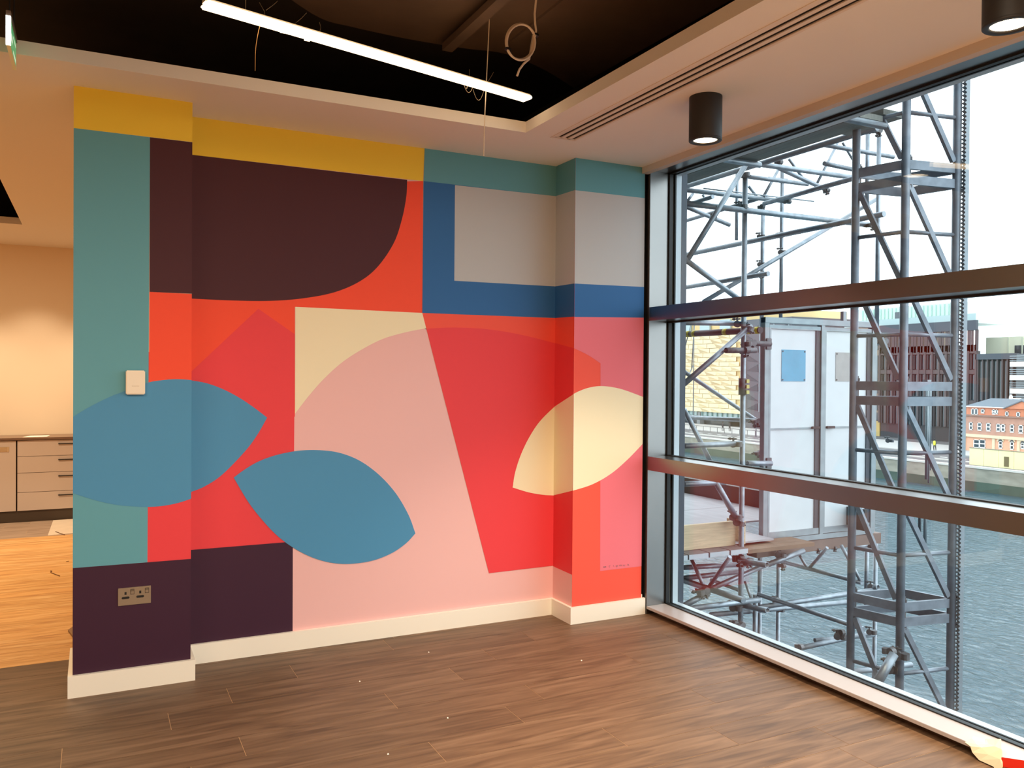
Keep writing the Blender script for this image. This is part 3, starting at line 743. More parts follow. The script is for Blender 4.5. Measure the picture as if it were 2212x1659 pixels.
# ------------------------------------------------------------------ landing gate
GY = 6.12
t = thing('landing_gate', 'galvanised hoist landing gate with two white sheet doors', 'gate', (6.56, GY, -0.09))
for (a, b) in ((5.775, 5.835), (6.525, 6.575), (7.255, 7.305)): MB().box(a, b, GY - 0.02, GY + 0.04, -0.08, 2.118).build('frame_post', galvl, t, bevel=0.003)
MB().box(7.32, 7.375, GY + 0.02, GY + 0.07, -0.08, 2.118).build('frame_post', galvl, t, bevel=0.003)
MB().box(5.775, 7.305, GY - 0.025, GY + 0.04, 2.066, 2.122).build('frame_rail', galvl, t, bevel=0.003)
MB().box(5.775, 7.305, GY - 0.025, GY + 0.04, -0.085, -0.035).build('frame_rail', galvl, t, bevel=0.003)
for (a, b) in ((5.842, 6.522), (6.58, 7.25)):
    dr = MB().box(a + 0.02, b - 0.05, GY + 0.005, GY + 0.012, 0.03, 2.01).build('door_sheet', door_m, t)
    MB().box(a, b, GY - 0.012, GY + 0.012, 2.012, 2.050).build('door_rail', galvl, dr)
    MB().box(a, b, GY - 0.012, GY + 0.012, -0.030, 0.030).build('door_rail', galvl, dr)
    MB().box(a, a + 0.022, GY - 0.012, GY + 0.012, 0.03, 2.012).build('door_stile', galvl, dr)
    MB().box(b - 0.056, b, GY - 0.006, GY + 0.012, 0.03, 2.012).build('door_channel_shade', mat('channel_shade', rgb(88, 84, 88), 0.5, metal=0.4), dr)  # strip coloured dark grey to stand for the shadow in the U-channel
    MB().box(a + 0.022, b - 0.056, GY - 0.008, GY + 0.004, 1.03, 1.045).build('mid_rail', galvl, dr)
    hx = b - 0.115 if a < 6 else a + 0.03
    MB().box(hx, hx + 0.11, GY - 0.03, GY - 0.006, 1.028, 1.052).build('door_handle', mat('dark_handle', rgb(70, 48, 48), 0.5), dr, bevel=0.003)
def notice(x0, x1, z0, z1, m, label):
    n = thing('notice', label, 'notice', ((x0 + x1) / 2, GY, z0))
    MB().box(x0, x1, GY + 0.001, GY + 0.004, z0, z1).build('sheet', m, n)
    for cx in (x0 + 0.014, x1 - 0.014):
        for cz in (z0 + 0.016, z1 - 0.016): MB().lathe((0, 0, 0), [(0, 0), (1, 0)], 3) if False else MB().tube((cx, GY + 0.001, cz), (cx, GY - 0.003, cz), 0.008, 8).build('screw', galvd, n)
a = at(1689, 755, y=GY); b = at(1740, 824, y=GY)
notice(a.x, b.x, b.z, a.z, mat('blue_notice', rgb(104, 176, 208), 0.4, var=0.1, scale=6), 'blank blue notice sheet screwed to the left white gate door')
a = at(1806, 761, y=GY); b = at(1851, 824, y=GY)
notice(a.x, b.x, b.z, a.z, mat('grey_notice', rgb(186, 180, 176), 0.5, var=0.12, scale=8), 'grey notice sheet on the right white gate door behind the mast')
o = MB().box(7.05, 7.10, 6.3, 6.34, 2.122, 2.24).box(6.98, 7.14, 6.29, 6.35, 2.10, 2.14).build('gate_bracket', galvl); tag(o, 'pale steel bracket standing on the top rail of the landing gate', 'bracket')

# ------------------------------------------------------------------ scaffold
SCF = thing('scaffold', 'galvanised tube and coupler scaffold with decks outside the window', 'scaffold', (5.4, 5.9, -3))
R = 0.0242
def tb(name, a, b, pl, r=R, hollow=False, m=galv):
    kw = {pl[0]: pl[1]}
    p = at(a[0], a[1], **kw); q = at(b[0], b[1], **kw)
    MB().tube(p, q, r, 14, hollow=hollow).build(name, m, SCF, smooth=True); return p, q
def std(u, vm, y, z0, z1, r=R, name='standard', m=galv):
    p = at(u, vm, y=y)
    MB().tube((p.x, p.y, z0), (p.x, p.y, z1), r, 14).build(name, m, SCF, smooth=True); return p
def coupler(u, v, pl, axis=(0, 0, 1), s=1.0, m=galvd):
    """right-angle clamp: two split collars at right angles, each with a flap and an eye bolt"""
    s *= 0.85
    kw = {pl[0]: pl[1]}; c0 = at(u, v, **kw); a = Vector(axis).normalized()
    b = a.cross(Vector((0.6, -0.8, 0.1))).normalized(); g = a.cross(b)
    k = MB()
    k.tube(c0 - a * 0.022 * s, c0 + a * 0.022 * s, 0.032 * s, 12)
    d = c0 + g * 0.05 * s
    k.tube(d - b * 0.022 * s, d + b * 0.022 * s, 0.032 * s, 12)
    k.bar(c0 + b * 0.028 * s, c0 + b * 0.062 * s, 0.038 * s, 0.012 * s, up=g)
    k.bar(d + a * 0.028 * s, d + a * 0.062 * s, 0.038 * s, 0.012 * s, up=g)
    for (e, n_) in ((c0 + b * 0.05 * s, g), (d + a * 0.05 * s, g)):
        k.tube(e - n_ * 0.03 * s, e + n_ * 0.05 * s, 0.0075 * s, 8)
        k.tube(e + n_ * 0.022 * s, e + n_ * 0.038 * s, 0.0145 * s, 6)
    k.build('coupler', m, SCF)
Y1_, Y2_, Y3_ = 5.85, 7.2, 8.4
# standards
s1 = std(1605, 830, Y1_, -4, 3.35)
std(1647.5, 500, 7.6, 2.15, 3.6); std(1640.5, 1350, 6.6, -4, -0.15); std(1632, 1260, 6.1, -1.35, -0.55, R)
std(1688.5, 490, 8.2, 2.3, 4.3); std(1681, 1290, 6.9, -4, -0.2)
std(1592, 410, 8.8, 3.4, 4.4, 0.022)
std(1897, 450, 6.4, 1.9, 4.2); std(1874, 330, 6.9, 3.5, 4.4)
std(1890, 1300, 6.3, -4, -0.25); std(1872, 1215, 6.5, -1.1, -0.2)
std(1649, 830, 6.55, -0.1, 2.1, 0.03, 'standard', galvd)
std(2002, 950, 6.6, 0.35, 1.46, 0.017, 'guide_post', galvl); std(2007.5, 900, 6.62, 0.3, 1.40, 0.010, 'guide_post', galvl); std(2011, 900, 6.62, 0.45, 1.40, 0.006, 'guide_post', galvl)
std(2000, 1010, 6.6, -0.4, 0.2, 0.02, 'guide_post', galvl); std(1988, 1010, 6.9, -0.4, 0.15, 0.018, 'guide_post', galvd)
k = at(2003, 826, y=6.6); MB().box(k.x - 0.035, k.x + 0.03, 6.57, 6.63, k.z - 0.03, k.z + 0.03).build('post_cap', galvl, SCF)
# upper ledgers and transoms running across
for (n, a, b, pl, r) in (
    ('transom', (1598, 349), (1840, 383), ('y', 5.9), R), ('transom', (1610, 381), (1745, 398), ('y', 7.3), R),
    ('transom', (1478, 410), (1707, 436), ('y', 7.0), R), ('guard_wire', (1520, 407), (1758, 435), ('y', 6.6), 0.007),
    ('transom', (1478, 439), (1893, 487.5), ('y', 5.8), 0.026), ('transom', (1780, 313), (1930, 339), ('y', 6.6), R),
    ('transom', (1780, 353), (1842, 366), ('y', 6.6), R), ('transom', (1660, 385), (1700, 389), ('y', 8.2), 0.02),
    ('ledger', (1478, 404), (1895, 276), ('x', 5.35), R), ('ledger', (1650, 440), (1845, 385), ('x', 6.3), R),
    ('ledger', (1478, 551), (1910, 462), ('x', 5.75), R), ('ledger', (1478, 478), (1655, 424), ('x', 6.6), 0.022),
    ('ledger', (1478, 621), (1660, 591), ('x', 5.9), R), ('ledger', (1478, 444), (1540, 425), ('x', 5.2), 0.02),
    ('brace', (1484, 563), (1628, 328), ('y', 5.75), R), ('brace', (1478, 559), (1604, 652), ('y', 5.75), R),
    ('brace', (1478, 445), (1576, 486), ('y', 6.9), 0.022), ('brace', (1684, 364), (1790, 412), ('y', 6.8), R),
    ('brace', (1684, 362), (1650, 423), ('y', 8.0), 0.018), ('brace', (1704, 343), (1738, 390), ('y', 7.8), 0.018),
    ('brace', (1811, 306), (1762, 402), ('y', 7.4), 0.016), ('brace', (1520, 652), (1894, 430), ('y', 6.95), R),
    ('brace', (1820, 308), (1842, 345), ('y', 7.2), 0.014), ('brace', (1617, 402), (1634, 424), ('y', 7.4), 0.016),
    ('brace', (1486, 433), (1497, 418), ('y', 7.2), 0.016), ('brace', (1518, 420), (1524, 433), ('y', 7.2), 0.014),
    # middle pane
    ('transom', (1478, 697), (1602, 698.5), ('y', 5.9), R), ('brace', (1478, 829), (1622, 704), ('y', 5.78), 0.0255),
    ('brace', (1478, 803), (1640, 912), ('y', 7.2), 0.022), ('brace', (1478, 884), (1541, 1010), ('y', 6.6), R),
    ('transom', (1478, 963.5), (1601, 957.5), ('y', 5.8), R), ('ledger', (1478, 901), (1640, 909), ('x', 6.4), 0.025),
    # lower pane
    ('transom', (1478, 1046), (1566, 1041.5), ('y', 5.8), R), ('brace', (1540, 1030), (1597, 1131), ('y', 5.8), 0.027),
    ('ledger', (1478, 1254), (1606, 1297), ('x', 4.98), 0.027), ('ledger', (1536, 1253), (1600, 1276), ('x', 5.5), 0.018),
    ('lacing', (1492, 1205), (1522, 1270), ('x', 5.0), 0.018), ('lacing', (1577, 1203), (1530, 1270), ('x', 5.0), 0.018),
    ('brace', (1478, 1308), (1531, 1280), ('y', 5.9), 0.027), ('transom', (1478, 1226), (1620, 1218), ('y', 6.4), R),
    ('transom', (1478, 1249), (1604, 1234), ('y', 6.3), R), ('brace', (1527, 1276), (1660, 1217), ('y', 6.1), R),
    ('brace', (1655, 1221), (1736, 1190), ('y', 6.0), 0.026), ('lacing', (1609, 1256), (1623, 1293), ('x', 5.6), 0.014),
    ('ledger', (1686, 1212), (1862, 1259), ('x', 6.3), 0.02), ('lacing', (1724, 1194), (1743, 1226), ('x', 6.3), 0.014),
    ('lacing', (1787, 1183), (1749, 1226), ('x', 6.3), 0.016), ('lacing', (1817, 1178), (1861, 1258), ('x', 6.3), 0.016),
    ('ledger', (1638, 1284), (1866, 1359), ('x', 5.7), 0.02),
    ('transom', (1488, 1315), (1640, 1296), ('y', 5.75), R), ('transom', (1535, 1328), (1866, 1298), ('y', 6.2), R),
    ('transom', (1640, 1312), (1890, 1274), ('y', 5.9), R), ('transom', (1728, 1400), (1888, 1366), ('y', 5.7), R),
    ('transom', (1760, 1383), (1888, 1372), ('y', 5.9), 0.02), ('transom', (1842, 1451), (1968, 1436), ('y', 5.0), R),
    ('transom', (1848, 1184), (1884, 1175), ('y', 6.35), 0.018),
    ):
    tb(n, a, b, pl, r)
tb('tie_tube', (1896, 1474), (1931, 1413), ('y', 3.70), 0.030)
# open-ended stubs
for (a, b, pl) in (((1568, 757), (1632, 757), ('y', 5.72)), ((1613, 741.5), (1664, 743), ('y', 6.0)), ((1598, 1211), (1657, 1220.5), ('x', 5.2)), ((1606, 1308), (1658, 1319), ('x', 5.3)),
                   ((1614, 1001), (1666, 1001), ('y', 6.0)), ((1888, 1268), (1897, 1269), ('x', 6.6))):
    tb('putlog_stub', a, b, pl, 0.0255, hollow=True, m=galvd if b[1] < 800 else galv)
for v in (743, 1001):
    k = at(1661, v, y=6.09); MB().box(k.x - 0.03, k.x + 0.035, 6.085, 6.097, k.z - 0.055, k.z + 0.055).build('fixing_plate', galvd, SCF, bevel=0.004)
# striped pole
a, b = at(1478, 722, x=5.45), at(1643, 713, x=5.45)
MB().tube(a, b, 0.031, 14).build('striped_pole', mat('dark_pole', rgb(70, 66, 70), 0.6), SCF, smooth=True)
ym = mat('hazard_yellow', rgb(224, 204, 60), 0.5); kk = MB()
for (f0, f1) in ((0.03, 0.09), (0.13, 0.17), (0.55, 0.60), (0.86, 0.90), (0.94, 0.985)): kk.tube(a.lerp(b, f0), a.lerp(b, f1), 0.0322, 14)
kk.build('hazard_tape', ym, SCF, smooth=True)
for (p, q) in (((1493, 700), (1479, 752)), ((1500, 700), (1494, 800)), ((1497, 790), (1479, 830))):
    tb('guy_wire', p, q, ('y', 7.6), 0.006, m=galvl)
# sleeve on the front standard
k = at(1604, 835, y=Y1_)
MB().tube((k.x, k.y, k.z - 0.075), (k.x, k.y, k.z + 0.075), 0.036, 14).build('sleeve_coupler', galvd, SCF, smooth=True)
yb = MB(); 
for dz in (-0.05, 0.0, 0.05): yb.box(k.x + 0.005, k.x + 0.038, k.y - 0.048, k.y - 0.02, k.z + dz - 0.016, k.z + dz + 0.016)
yb.build('sleeve_bolt', mat('zinc_yellow', rgb(190, 178, 110), 0.4, metal=0.4), SCF)
for (u, v, pl, ax, s_) in ((1604, 700, ('y', 5.80), (0, 0, 1), 1.1), (1621, 712, ('y', 5.75), (0.5, 0, 1), 1.1), (1608, 447, ('y', 5.80), (0, 0, 1), 1.1),
    (1647, 446, ('y', 7.1), (1, 0, 0), 1.0), (1704, 434, ('y', 6.95), (0, 0, 1), 1.0), (1648, 511, ('y', 7.4), (0, 0, 1), 1.0), (1688, 505, ('y', 7.6), (0, 1, 0), 1.0),
    (1649, 571, ('y', 7.3), (0, 0, 1), 1.0), (1695, 545, ('y', 7.3), (0, 0, 1), 1.1), (1646, 591, ('y', 7.0), (0, 1, 0), 1.0), (1614, 377, ('y', 5.82), (0, 0, 1), 1.0),
    (1685, 350, ('y', 6.8), (1, 0, 0), 1.1), (1788, 411, ('y', 6.7), (1, 0, 0), 0.9), (1784, 402, ('y', 6.6), (0, 1, 0), 1.0), (1898, 281, ('y', 5.9), (0, 1, 0), 1.3), (1886, 486, ('y', 5.75), (0, 1, 0), 1.0),
    (1545, 463, ('y', 6.6), (1, 0, 0), 0.9), (1613, 757, ('y', 5.70), (1, 0, 0), 1.15), (1626, 741, ('y', 5.8), (0, 1, 0), 1.15), (1596, 960, ('y', 5.78), (0, 0, 1), 1.15), (1636, 909, ('y', 6.5), (0, 1, 0), 1.0),
    (1638, 920, ('y', 6.6), (0, 0, 1), 0.8), (1641, 978, ('y', 6.4), (0, 1, 0), 0.9), (1596, 1118, ('y', 5.78), (0, 0, 1), 1.2), (1602, 1132, ('y', 5.76), (0.3, 0, 1), 1.1), (1524, 1276, ('y', 5.85), (0, 1, 0), 1.3),
    (1600, 1208, ('y', 5.8), (1, 0, 0), 1.4), (1620, 1212, ('y', 5.7), (0, 1, 0), 1.1), (1692, 1200, ('y', 6.0), (0, 0, 1), 1.1), (1692, 1222, ('y', 6.1), (1, 0, 0), 0.9), (1596, 1314, ('y', 5.75), (0, 0, 1), 1.2),
    (1684, 1300, ('y', 6.3), (0, 0, 1), 1.0), (1679, 1296, ('y', 6.1), (1, 0, 0), 0.9), (1690, 1318, ('y', 6.2), (0, 0, 1), 0.9), (1588, 1346, ('y', 5.8), (1, 0, 0), 1.0), (1603, 1350, ('y', 5.7), (0, 1, 0), 1.0),
    (1768, 1188, ('y', 6.1), (1, 0, 0), 0.7), (1804, 1184, ('y', 6.1), (1, 0, 0), 0.7), (1822, 1376, ('y', 5.0), (0, 0, 1), 1.1), (1819, 1366, ('y', 5.0), (1, 0, 0), 0.9), (1730, 1398, ('y', 5.6), (1, 0, 0), 1.0), (1891, 1268, ('y', 5.9), (0, 0, 1), 1.1), (1888, 1366, ('y', 5.6), (0, 0, 1), 1.0),
    (1926, 1408, ('y', 3.78), (1, 0, 0), 1.0), (1955, 1418, ('y', 3.82), (0, 0, 1), 1.1), (1940, 1446, ('y', 3.9), (0, 0, 1), 1.3), (1889, 1182, ('y', 6.2), (0, 0, 1), 1.0), (1912, 737, ('y', 6.3), (0, 1, 0), 1.2), (1926, 952, ('y', 6.3), (0, 0, 1), 0.9), (1904, 990, ('y', 6.3), (1, 0, 0), 0.8), (1624, 1040, ('y', 6.6), (1, 0, 0), 0.9)):
    coupler(u, v, pl, ax, s_)
# steel deck boards at landing level (their ends face the building)
ux = [1440, 1486, 1531, 1576, 1616]
for i in range(4):
    xa, xb = at(ux[i], 1205, y=5.76).x, at(ux[i + 1], 1200, y=5.76).x
    o = MB().box(xa + 0.006, xb - 0.006, 5.76, 8.0, -0.048, -0.002).build('deck_board', mat('deck_grey', rgb(128, 116, 112), 0.7, var=0.15), SCF)
    MB().box(xa + 0.008, xb - 0.008, 5.752, 5.76, -0.046, -0.006).build('board_end', mat('board_end_steel', rgb(206, 212, 216), 0.45, metal=0.2), o)
for i, (ya, yb_) in enumerate(((5.93, 6.75), (6.76, 7.6), (7.61, 8.5), (8.51, 9.4))):
    MB().box(4.2, 5.75 if i == 0 else 7.0, ya, yb_, 0.0, 0.016).build('deck_sheet', ply_m, SCF)
for i in range(3):
    MB().box(5.30, 6.12, 5.78 + 0.105 * i, 5.88 + 0.105 * i, -0.06, -0.025).build('deck_board', mat('brown_board', rgb(142, 112, 90), 0.7, var=0.15), SCF)
MB().box(5.70, 7.42, 6.10, 6.24, -0.20, -0.09).build('landing_beam', mat('rusty_beam', rgb(132, 110, 100), 0.6, var=0.15), SCF, bevel=0.004)
MB().box(4.2, 5.255, 5.90, 5.935, 0.0, 0.222).build('toe_board', wood_m, SCF, bevel=0.002)
MB().box(5.34, 5.375, 5.9, 6.12, 0.0, 0.21).build('toe_board', wood_m, SCF, bevel=0.002)
MB().box(6.93, 6.965, 5.9, 10.5, 0.0, 0.215).build('toe_board', plyd_m, SCF)
MB().box(6.9, 6.95, 6.2, 10.5, -0.12, 0.0).build('toe_board', ply_m, SCF)
# upper lift: boards seen from below
brd = mat('weathered_board', rgb(150, 150, 142), 0.75, var=0.15, stretch=(8, 1, 1))
for i in range(6):
    xx = 4.83 - 0.232 * i
    if xx - 0.226 > 3.55: MB().box(xx - 0.218, xx, 4.0 + 0.3 * (i % 2), 9.2, 3.30, 3.338).build('lift_board', brd, SCF)
for yy in (4.0, 5.2, 6.4): MB().tube((3.56, yy, 3.27), (4.85, yy, 3.27), R, 12).build('transom', galv, SCF, smooth=True)
MB().box(4.86, 5.06, 4.02, 4.5, 3.36, 3.40).build('lift_board', brd, SCF)

# ------------------------------------------------------------------ river, quay
WZ = -11.5
def water_mat():
    m = bpy.data.materials.new('river_water'); m.use_nodes = True
    nt = m.node_tree; N = nt.nodes; L = nt.links; B = N['Principled BSDF']
    B.inputs['Base Color'].default_value = rgb(64, 88, 98); B.inputs['Roughness'].default_value = 0.12; B.inputs['IOR'].default_value = 1.33
    tc = N.new('ShaderNodeTexCoord')
    mp = N.new('ShaderNodeMapping'); mp.inputs['Scale'].default_value = (1.0, 0.55, 1.0); mp.inputs['Rotation'].default_value = (0, 0, 0.5); L.new(tc.outputs['Object'], mp.inputs[0])
    n1 = N.new('ShaderNodeTexNoise'); n1.inputs['Scale'].default_value = 2.6; n1.inputs['Detail'].default_value = 6; n1.inputs['Distortion'].default_value = 0.6
    n2 = N.new('ShaderNodeTexNoise'); n2.inputs['Scale'].default_value = 0.35; n2.inputs['Detail'].default_value = 2
    L.new(mp.outputs[0], n1.inputs['Vector']); L.new(mp.outputs[0], n2.inputs['Vector'])
    ad = N.new('ShaderNodeMath'); ad.operation = 'ADD'; L.new(n1.outputs['Fac'], ad.inputs[0]); L.new(n2.outputs['Fac'], ad.inputs[1])
    bp = N.new('ShaderNodeBump'); bp.inputs['Strength'].default_value = 1.0; bp.inputs['Distance'].default_value = 0.22
    L.new(ad.outputs[0], bp.inputs['Height']); L.new(bp.outputs['Normal'], B.inputs['Normal'])
    return m
struct(MB().box(3.5, 92.5, -80, 400, WZ - 1, WZ).build('river_water', water_mat()))
stone = mat('quay_stone', rgb(150, 144, 130), 0.9, var=0.25, scale=0.5, stretch=(1, 1, 3), bump=0.3, bscale=3)
algae = mat('quay_algae', rgb(72, 84, 72), 0.9, var=0.3, scale=0.4)
tar = mat('quay_road', rgb(104, 100, 100), 0.9, var=0.1, scale=0.2)
kerb = mat('quay_kerb', rgb(206, 200, 192), 0.8)
QZ = -8.85
struct(MB().box(92, 130, -80, 400, WZ - 1, QZ).build('quay_ground', tar))
struct(MB().box(91.6, 92.0, -80, 400, -10.4, QZ).build('wall_quay', stone))
struct(MB().box(91.55, 92.0, -80, 400, WZ - 0.5, -10.4).build('wall_quay_base', algae))
struct(MB().box(91.5, 92.3, -80, 400, QZ, QZ + 0.22).build('trim_3', kerb))
struct(MB().box(97.0, 97.3, -80, 400, QZ, QZ + 0.14).build('trim_4', kerb))
struct(MB().box(104.5, 118, -80, 400, QZ, QZ + 0.14).build('quay_pavement', mat('pale_paving', rgb(178, 172, 168), 0.85, var=0.08)))
dash = mat('road_marking', rgb(226, 222, 214), 0.8)
for i in range(34):
    yy = 62 + i * 2.6
    o = MB().box(100.2, 100.5, yy, yy + 1.0, QZ, QZ + 0.02).build('road_dash', dash); struct(o)
# quay railings: posts and rail
t = thing('quay_railing', 'low dark railing along the far quay road', 'railing', (104, 120, QZ))
for i in range(40): MB().tube((104, 88 + i * 2.0, QZ), (104, 88 + i * 2.0, QZ + 1.0), 0.05, 6).build('railing_post', galvd, t)
MB().box(103.97, 104.03, 88, 166, QZ + 0.92, QZ + 1.0).build('railing_bar', galvd, t)

gls = mat('far_glass', rgb(60, 70, 76), 0.08, metal=0.0, spec=0.8)
glp = mat('far_glass_pale', rgb(156, 176, 176), 0.15, spec=0.8)
# ------------------------------------------------------------------ gold mesh building
t = thing('gold_mesh_building', 'office block wrapped in pale gold triangular mesh panels on the far quay', 'building', (125, 148, QZ))
BX = 118.0
yb0, yb1 = 131.2, 230.0
MB().box(BX + 0.6, BX + 30, yb0, yb1, QZ + 2.8, 16).build('building_wall', mat('gold_back', rgb(214, 186, 132), 0.8), t)
gm = MB(); gold = mat('gold_mesh', rgb(236, 214, 170), 0.6, var=0.06, scale=0.3)
rowh, colw = 0.98, 3.1
nr = 17
rg = random.Random(3)
for r_ in range(nr):
    z0 = -6.0 + r_ * rowh
    for c_ in range(18):
        y0 = yb0 + 0.2 + c_ * colw + (0.9 * (r_ % 3)); y1 = min(y0 + colw * 0.96, yb0 + 56)
        if y1 <= y0: continue
        dp = rg.choice((0.0, 0.25, 0.5, 0.75))
        gm.add([(BX + 0.3, y0, z0), (BX + 0.3, y1, z0 + 0.0), (BX + 0.3 - dp, y1, z0 + rowh * 0.9), (BX + 0.3, y0, z0 + rowh * 0.92)], [(0, 1, 2), (0, 2, 3)])
        gm.add([(BX + 0.24, y0, z0), (BX + 0.24, y1, z0), (BX + 0.24, y1, z0 + 0.1), (BX + 0.24, y0, z0 + 0.1)], [(0, 1, 2, 3)])
o = gm.build('mesh_panels', gold, t); o['kind'] = 'stuff'
for i in range(5):
    MB().box(BX + 0.0, BX + 0.4, yb0 + 3.6 + i * 6.5, yb0 + 4.6 + i * 6.5 + 2.2, 10.9, 13.6).build('mesh_opening', glp, t)
MB().box(BX + 0.8, BX + 29, yb0, yb1, -6.9, QZ + 2.8).build('glass_band', glp, t)
for i in range(28): MB().box(BX + 0.5, BX + 0.8, yb0 + i * 1.6, yb0 + i * 1.6 + 0.25, -7.2, QZ + 2.8).build('mullion', mat('teal_mullion', rgb(96, 134, 134), 0.5), t)
MB().box(BX + 2, BX + 28, yb0 + 6, yb1, QZ, -6.9).build('ground_floor', gls, t)
for i in range(7): MB().box(BX + 0.5, BX + 1.7, yb0 + 13.5 + i * 9, yb0 + 14.6 + i * 9, QZ, -6.2).build('column', mat('grey_concrete', rgb(120, 124, 126), 0.8), t)
# dark neighbour wing with triangular windows
t = thing('dark_glass_wing', 'dark facade with small triangular windows beside the gold mesh building', 'building', (121, 127, QZ))
MB().box(119.0, 140, 118.5, 131.0, QZ, 13.2).build('building_wall', mat('wing_dark', rgb(92, 88, 92), 0.5), t)
wm_ = mat('wing_window', rgb(48, 46, 52), 0.15)
for r_ in range(9):
    for c_ in range(3):
        y0 = 119.6 + c_ * 3.9; z0 = -5.2 + r_ * 1.95
        MB().prism([(118.93, y0, z0), (118.93, y0 + 3.2, z0 + 0.3), (118.93, y0 + (3.2 if (r_ + c_) % 2 else 0.2), z0 + 1.5)], (0.06, 0, 0)).build('triangle_window', wm_, t)
        MB().box(118.92, 119.0, y0 - 0.35, y0 - 0.2, z0 - 0.2, z0 + 1.7).build('mullion', galvl, t)

# ------------------------------------------------------------------ dark brown fin building
t = thing('dark_fin_building', 'tall dark brown office block with slender vertical fins and a pale roof storey', 'building', (130, 92, QZ))
DX = 125.0; dkb = mat('dark_brown_clad', rgb(62, 54, 55), 0.7); dkf = mat('dark_fin', rgb(84, 72, 72), 0.7); 
yA, yB, yC = 79.2, 85.5, 103.6
MB().box(DX + 0.5, DX + 18, yB, yC, QZ, 5.1).build('building_wall', dkb, t)
MB().box(DX + 0.5, DX + 18, yA, yB, QZ, 5.2).build('building_wall', dkb, t)
MB().box(DX + 0.5, DX + 1.2, yB, yC, 5.1, 6.0).build('building_wall', dkb, t)
for (za, zb) in ((9.3, 10.9),): MB().box(DX, DX + 0.6, yB, yC, za, zb).build('parapet_band', mat('parapet_slate', rgb(74, 78, 86), 0.7), t)
for (za, zb) in ((5.6, 7.0), (2.3, 3.0), (-2.6, -1.9)): MB().box(DX + 0.1, DX + 0.6, yB, yC, za, zb).build('floor_band', dkf, t)
MB().box(DX, DX + 1.2, yA, yB, 4.6, 5.5).build('floor_band', mat('parapet_slate', rgb(74, 78, 86), 0.7), t)
n = 14
for i in range(n + 1):
    yy = yB + (yC - yB) * i / n
    MB().box(DX, DX + 0.7, yy - 0.16, yy + 0.16, QZ + 2.5, 6.0).build('fin', dkf, t)
    MB().box(DX + 0.1, DX + 0.25, yy - 0.33, yy + 0.2, 5.9, 9.4).build('fin', dkf, t)
    if i < n:
        MB().box(DX + 0.1, DX + 0.25, yy + 0.5, yy + 0.85, 5.9, 9.4).build('fin', dkf, t)
        for (za, zb) in ((3.1, 5.5), (-1.8, 2.2), (-6.4, -2.7)):
            MB().box(DX + 0.42, DX + 0.52, yy + 0.25, yy + 0.7, za, zb).build('window', gls, t)
            MB().box(DX + 0.2, DX + 0.6, yy + 0.78, yy + 1.08, za, zb).build('fin', dkb, t)
for i in range(8):
    yy = yA + 0.3 + i * 0.8
    MB().box(DX + 0.1, DX + 0.6, yy, yy + 0.22, QZ + 2.2, 4.7).build('fin', dkf, t)
    MB().box(DX + 0.42, DX + 0.52, yy + 0.26, yy + 0.6, -1.8, 4.3).build('window', gls, t)
# roof storeys
pent = mat('pale_lattice', rgb(206, 224, 214), 0.5)
MB().box(DX + 4, DX + 16, 90.5, 112, 10.9, 14.4).build('roof_storey', pent, t)
for i in range(26): MB().box(DX + 3.8, DX + 4.0, 90.6 + i * 0.8, 90.75 + i * 0.8, 11.0, 14.2).build('roof_rib', mat('pale_rib', rgb(176, 206, 194), 0.5), t)
MB().box(DX + 0.6, DX + 0.7, 86.0, 112, 10.9, 12.0).build('glass_balustrade', glp, t)
MB().box(DX + 3.7, DX + 3.82, 101.2, 103.5, 11.2, 13.4).build('window', gls, t)
# left wing with gold-lit windows
MB().box(DX + 0.3, DX + 18, yC, 112, -4.6, 10.9).build('building_wall', mat('brown_stone', rgb(134, 118, 104), 0.8), t)
for r_, (za, zb) in enumerate(((6.6, 9.6), (-1.2, 5.6), (-4.2, -2.6))):
    for i in range(4):
        yy = yC + 0.5 + i * 1.9
        MB().box(DX + 0.2, DX + 0.32, yy, yy + 0.9, za, zb).build('window', gls, t)
        MB().box(DX + 0.1, DX + 0.3, yy + 1.05, yy + 1.3, za, zb).build('gold_reveal', mat('gold_reveal', rgb(222, 190, 120), 0.6), t)
MB().box(DX + 2, DX + 18, yC, 112, QZ, -4.6).build('undercroft', gls, t)
MB().box(DX + 0.6, DX + 2, yC + 0.3, 112, QZ, -6.2).build('hoarding', mat('ochre_hoarding', rgb(196, 168, 104), 0.8, var=0.1), t)
t = thing('pale_roof_block', 'pale cream roof block behind the dark building at far right', 'building', (140, 78, 4))
MB().box(138, 150, 60, 92.5, -8, 8.7).build('building_wall', mat('cream_clad', rgb(222, 220, 196), 0.7), t)
MB().box(137.9, 138.0, 85.0, 87.4, 5.4, 7.2).build('window', gls, t)
for i in range(12): MB().box(137.85, 138.0, 62 + i * 2.4, 62.2 + i * 2.4, 4, 8.6).build('cladding_rib', mat('cream_rib', rgb(204, 206, 186), 0.7), t)
t = thing('balcony_tower', 'white stacked balconies of a tower at the far right edge', 'building', (124, 74, QZ))
MB().box(124, 136, 60, 76.2, QZ, 5.0).build('building_wall', mat('pale_render', rgb(222, 220, 212), 0.7), t)
for i in range(5):
    z0 = -4.6 + i * 2.0
    bl_ = MB().box(122.6, 124, 75.6, 78.4, z0, z0 + 0.75).build('balcony', mat('white_render', rgb(238, 238, 236), 0.6), t)
    for k_ in range(3): MB().box(122.55, 122.62, 75.6, 78.4, z0 + 0.9 + k_ * 0.32, z0 + 1.0 + k_ * 0.32).build('balcony_rail', galvl, bl_)
    MB().box(123.9, 124.02, 76.0, 78.2, z0 + 0.8, z0 + 1.95).build('window', gls, t)

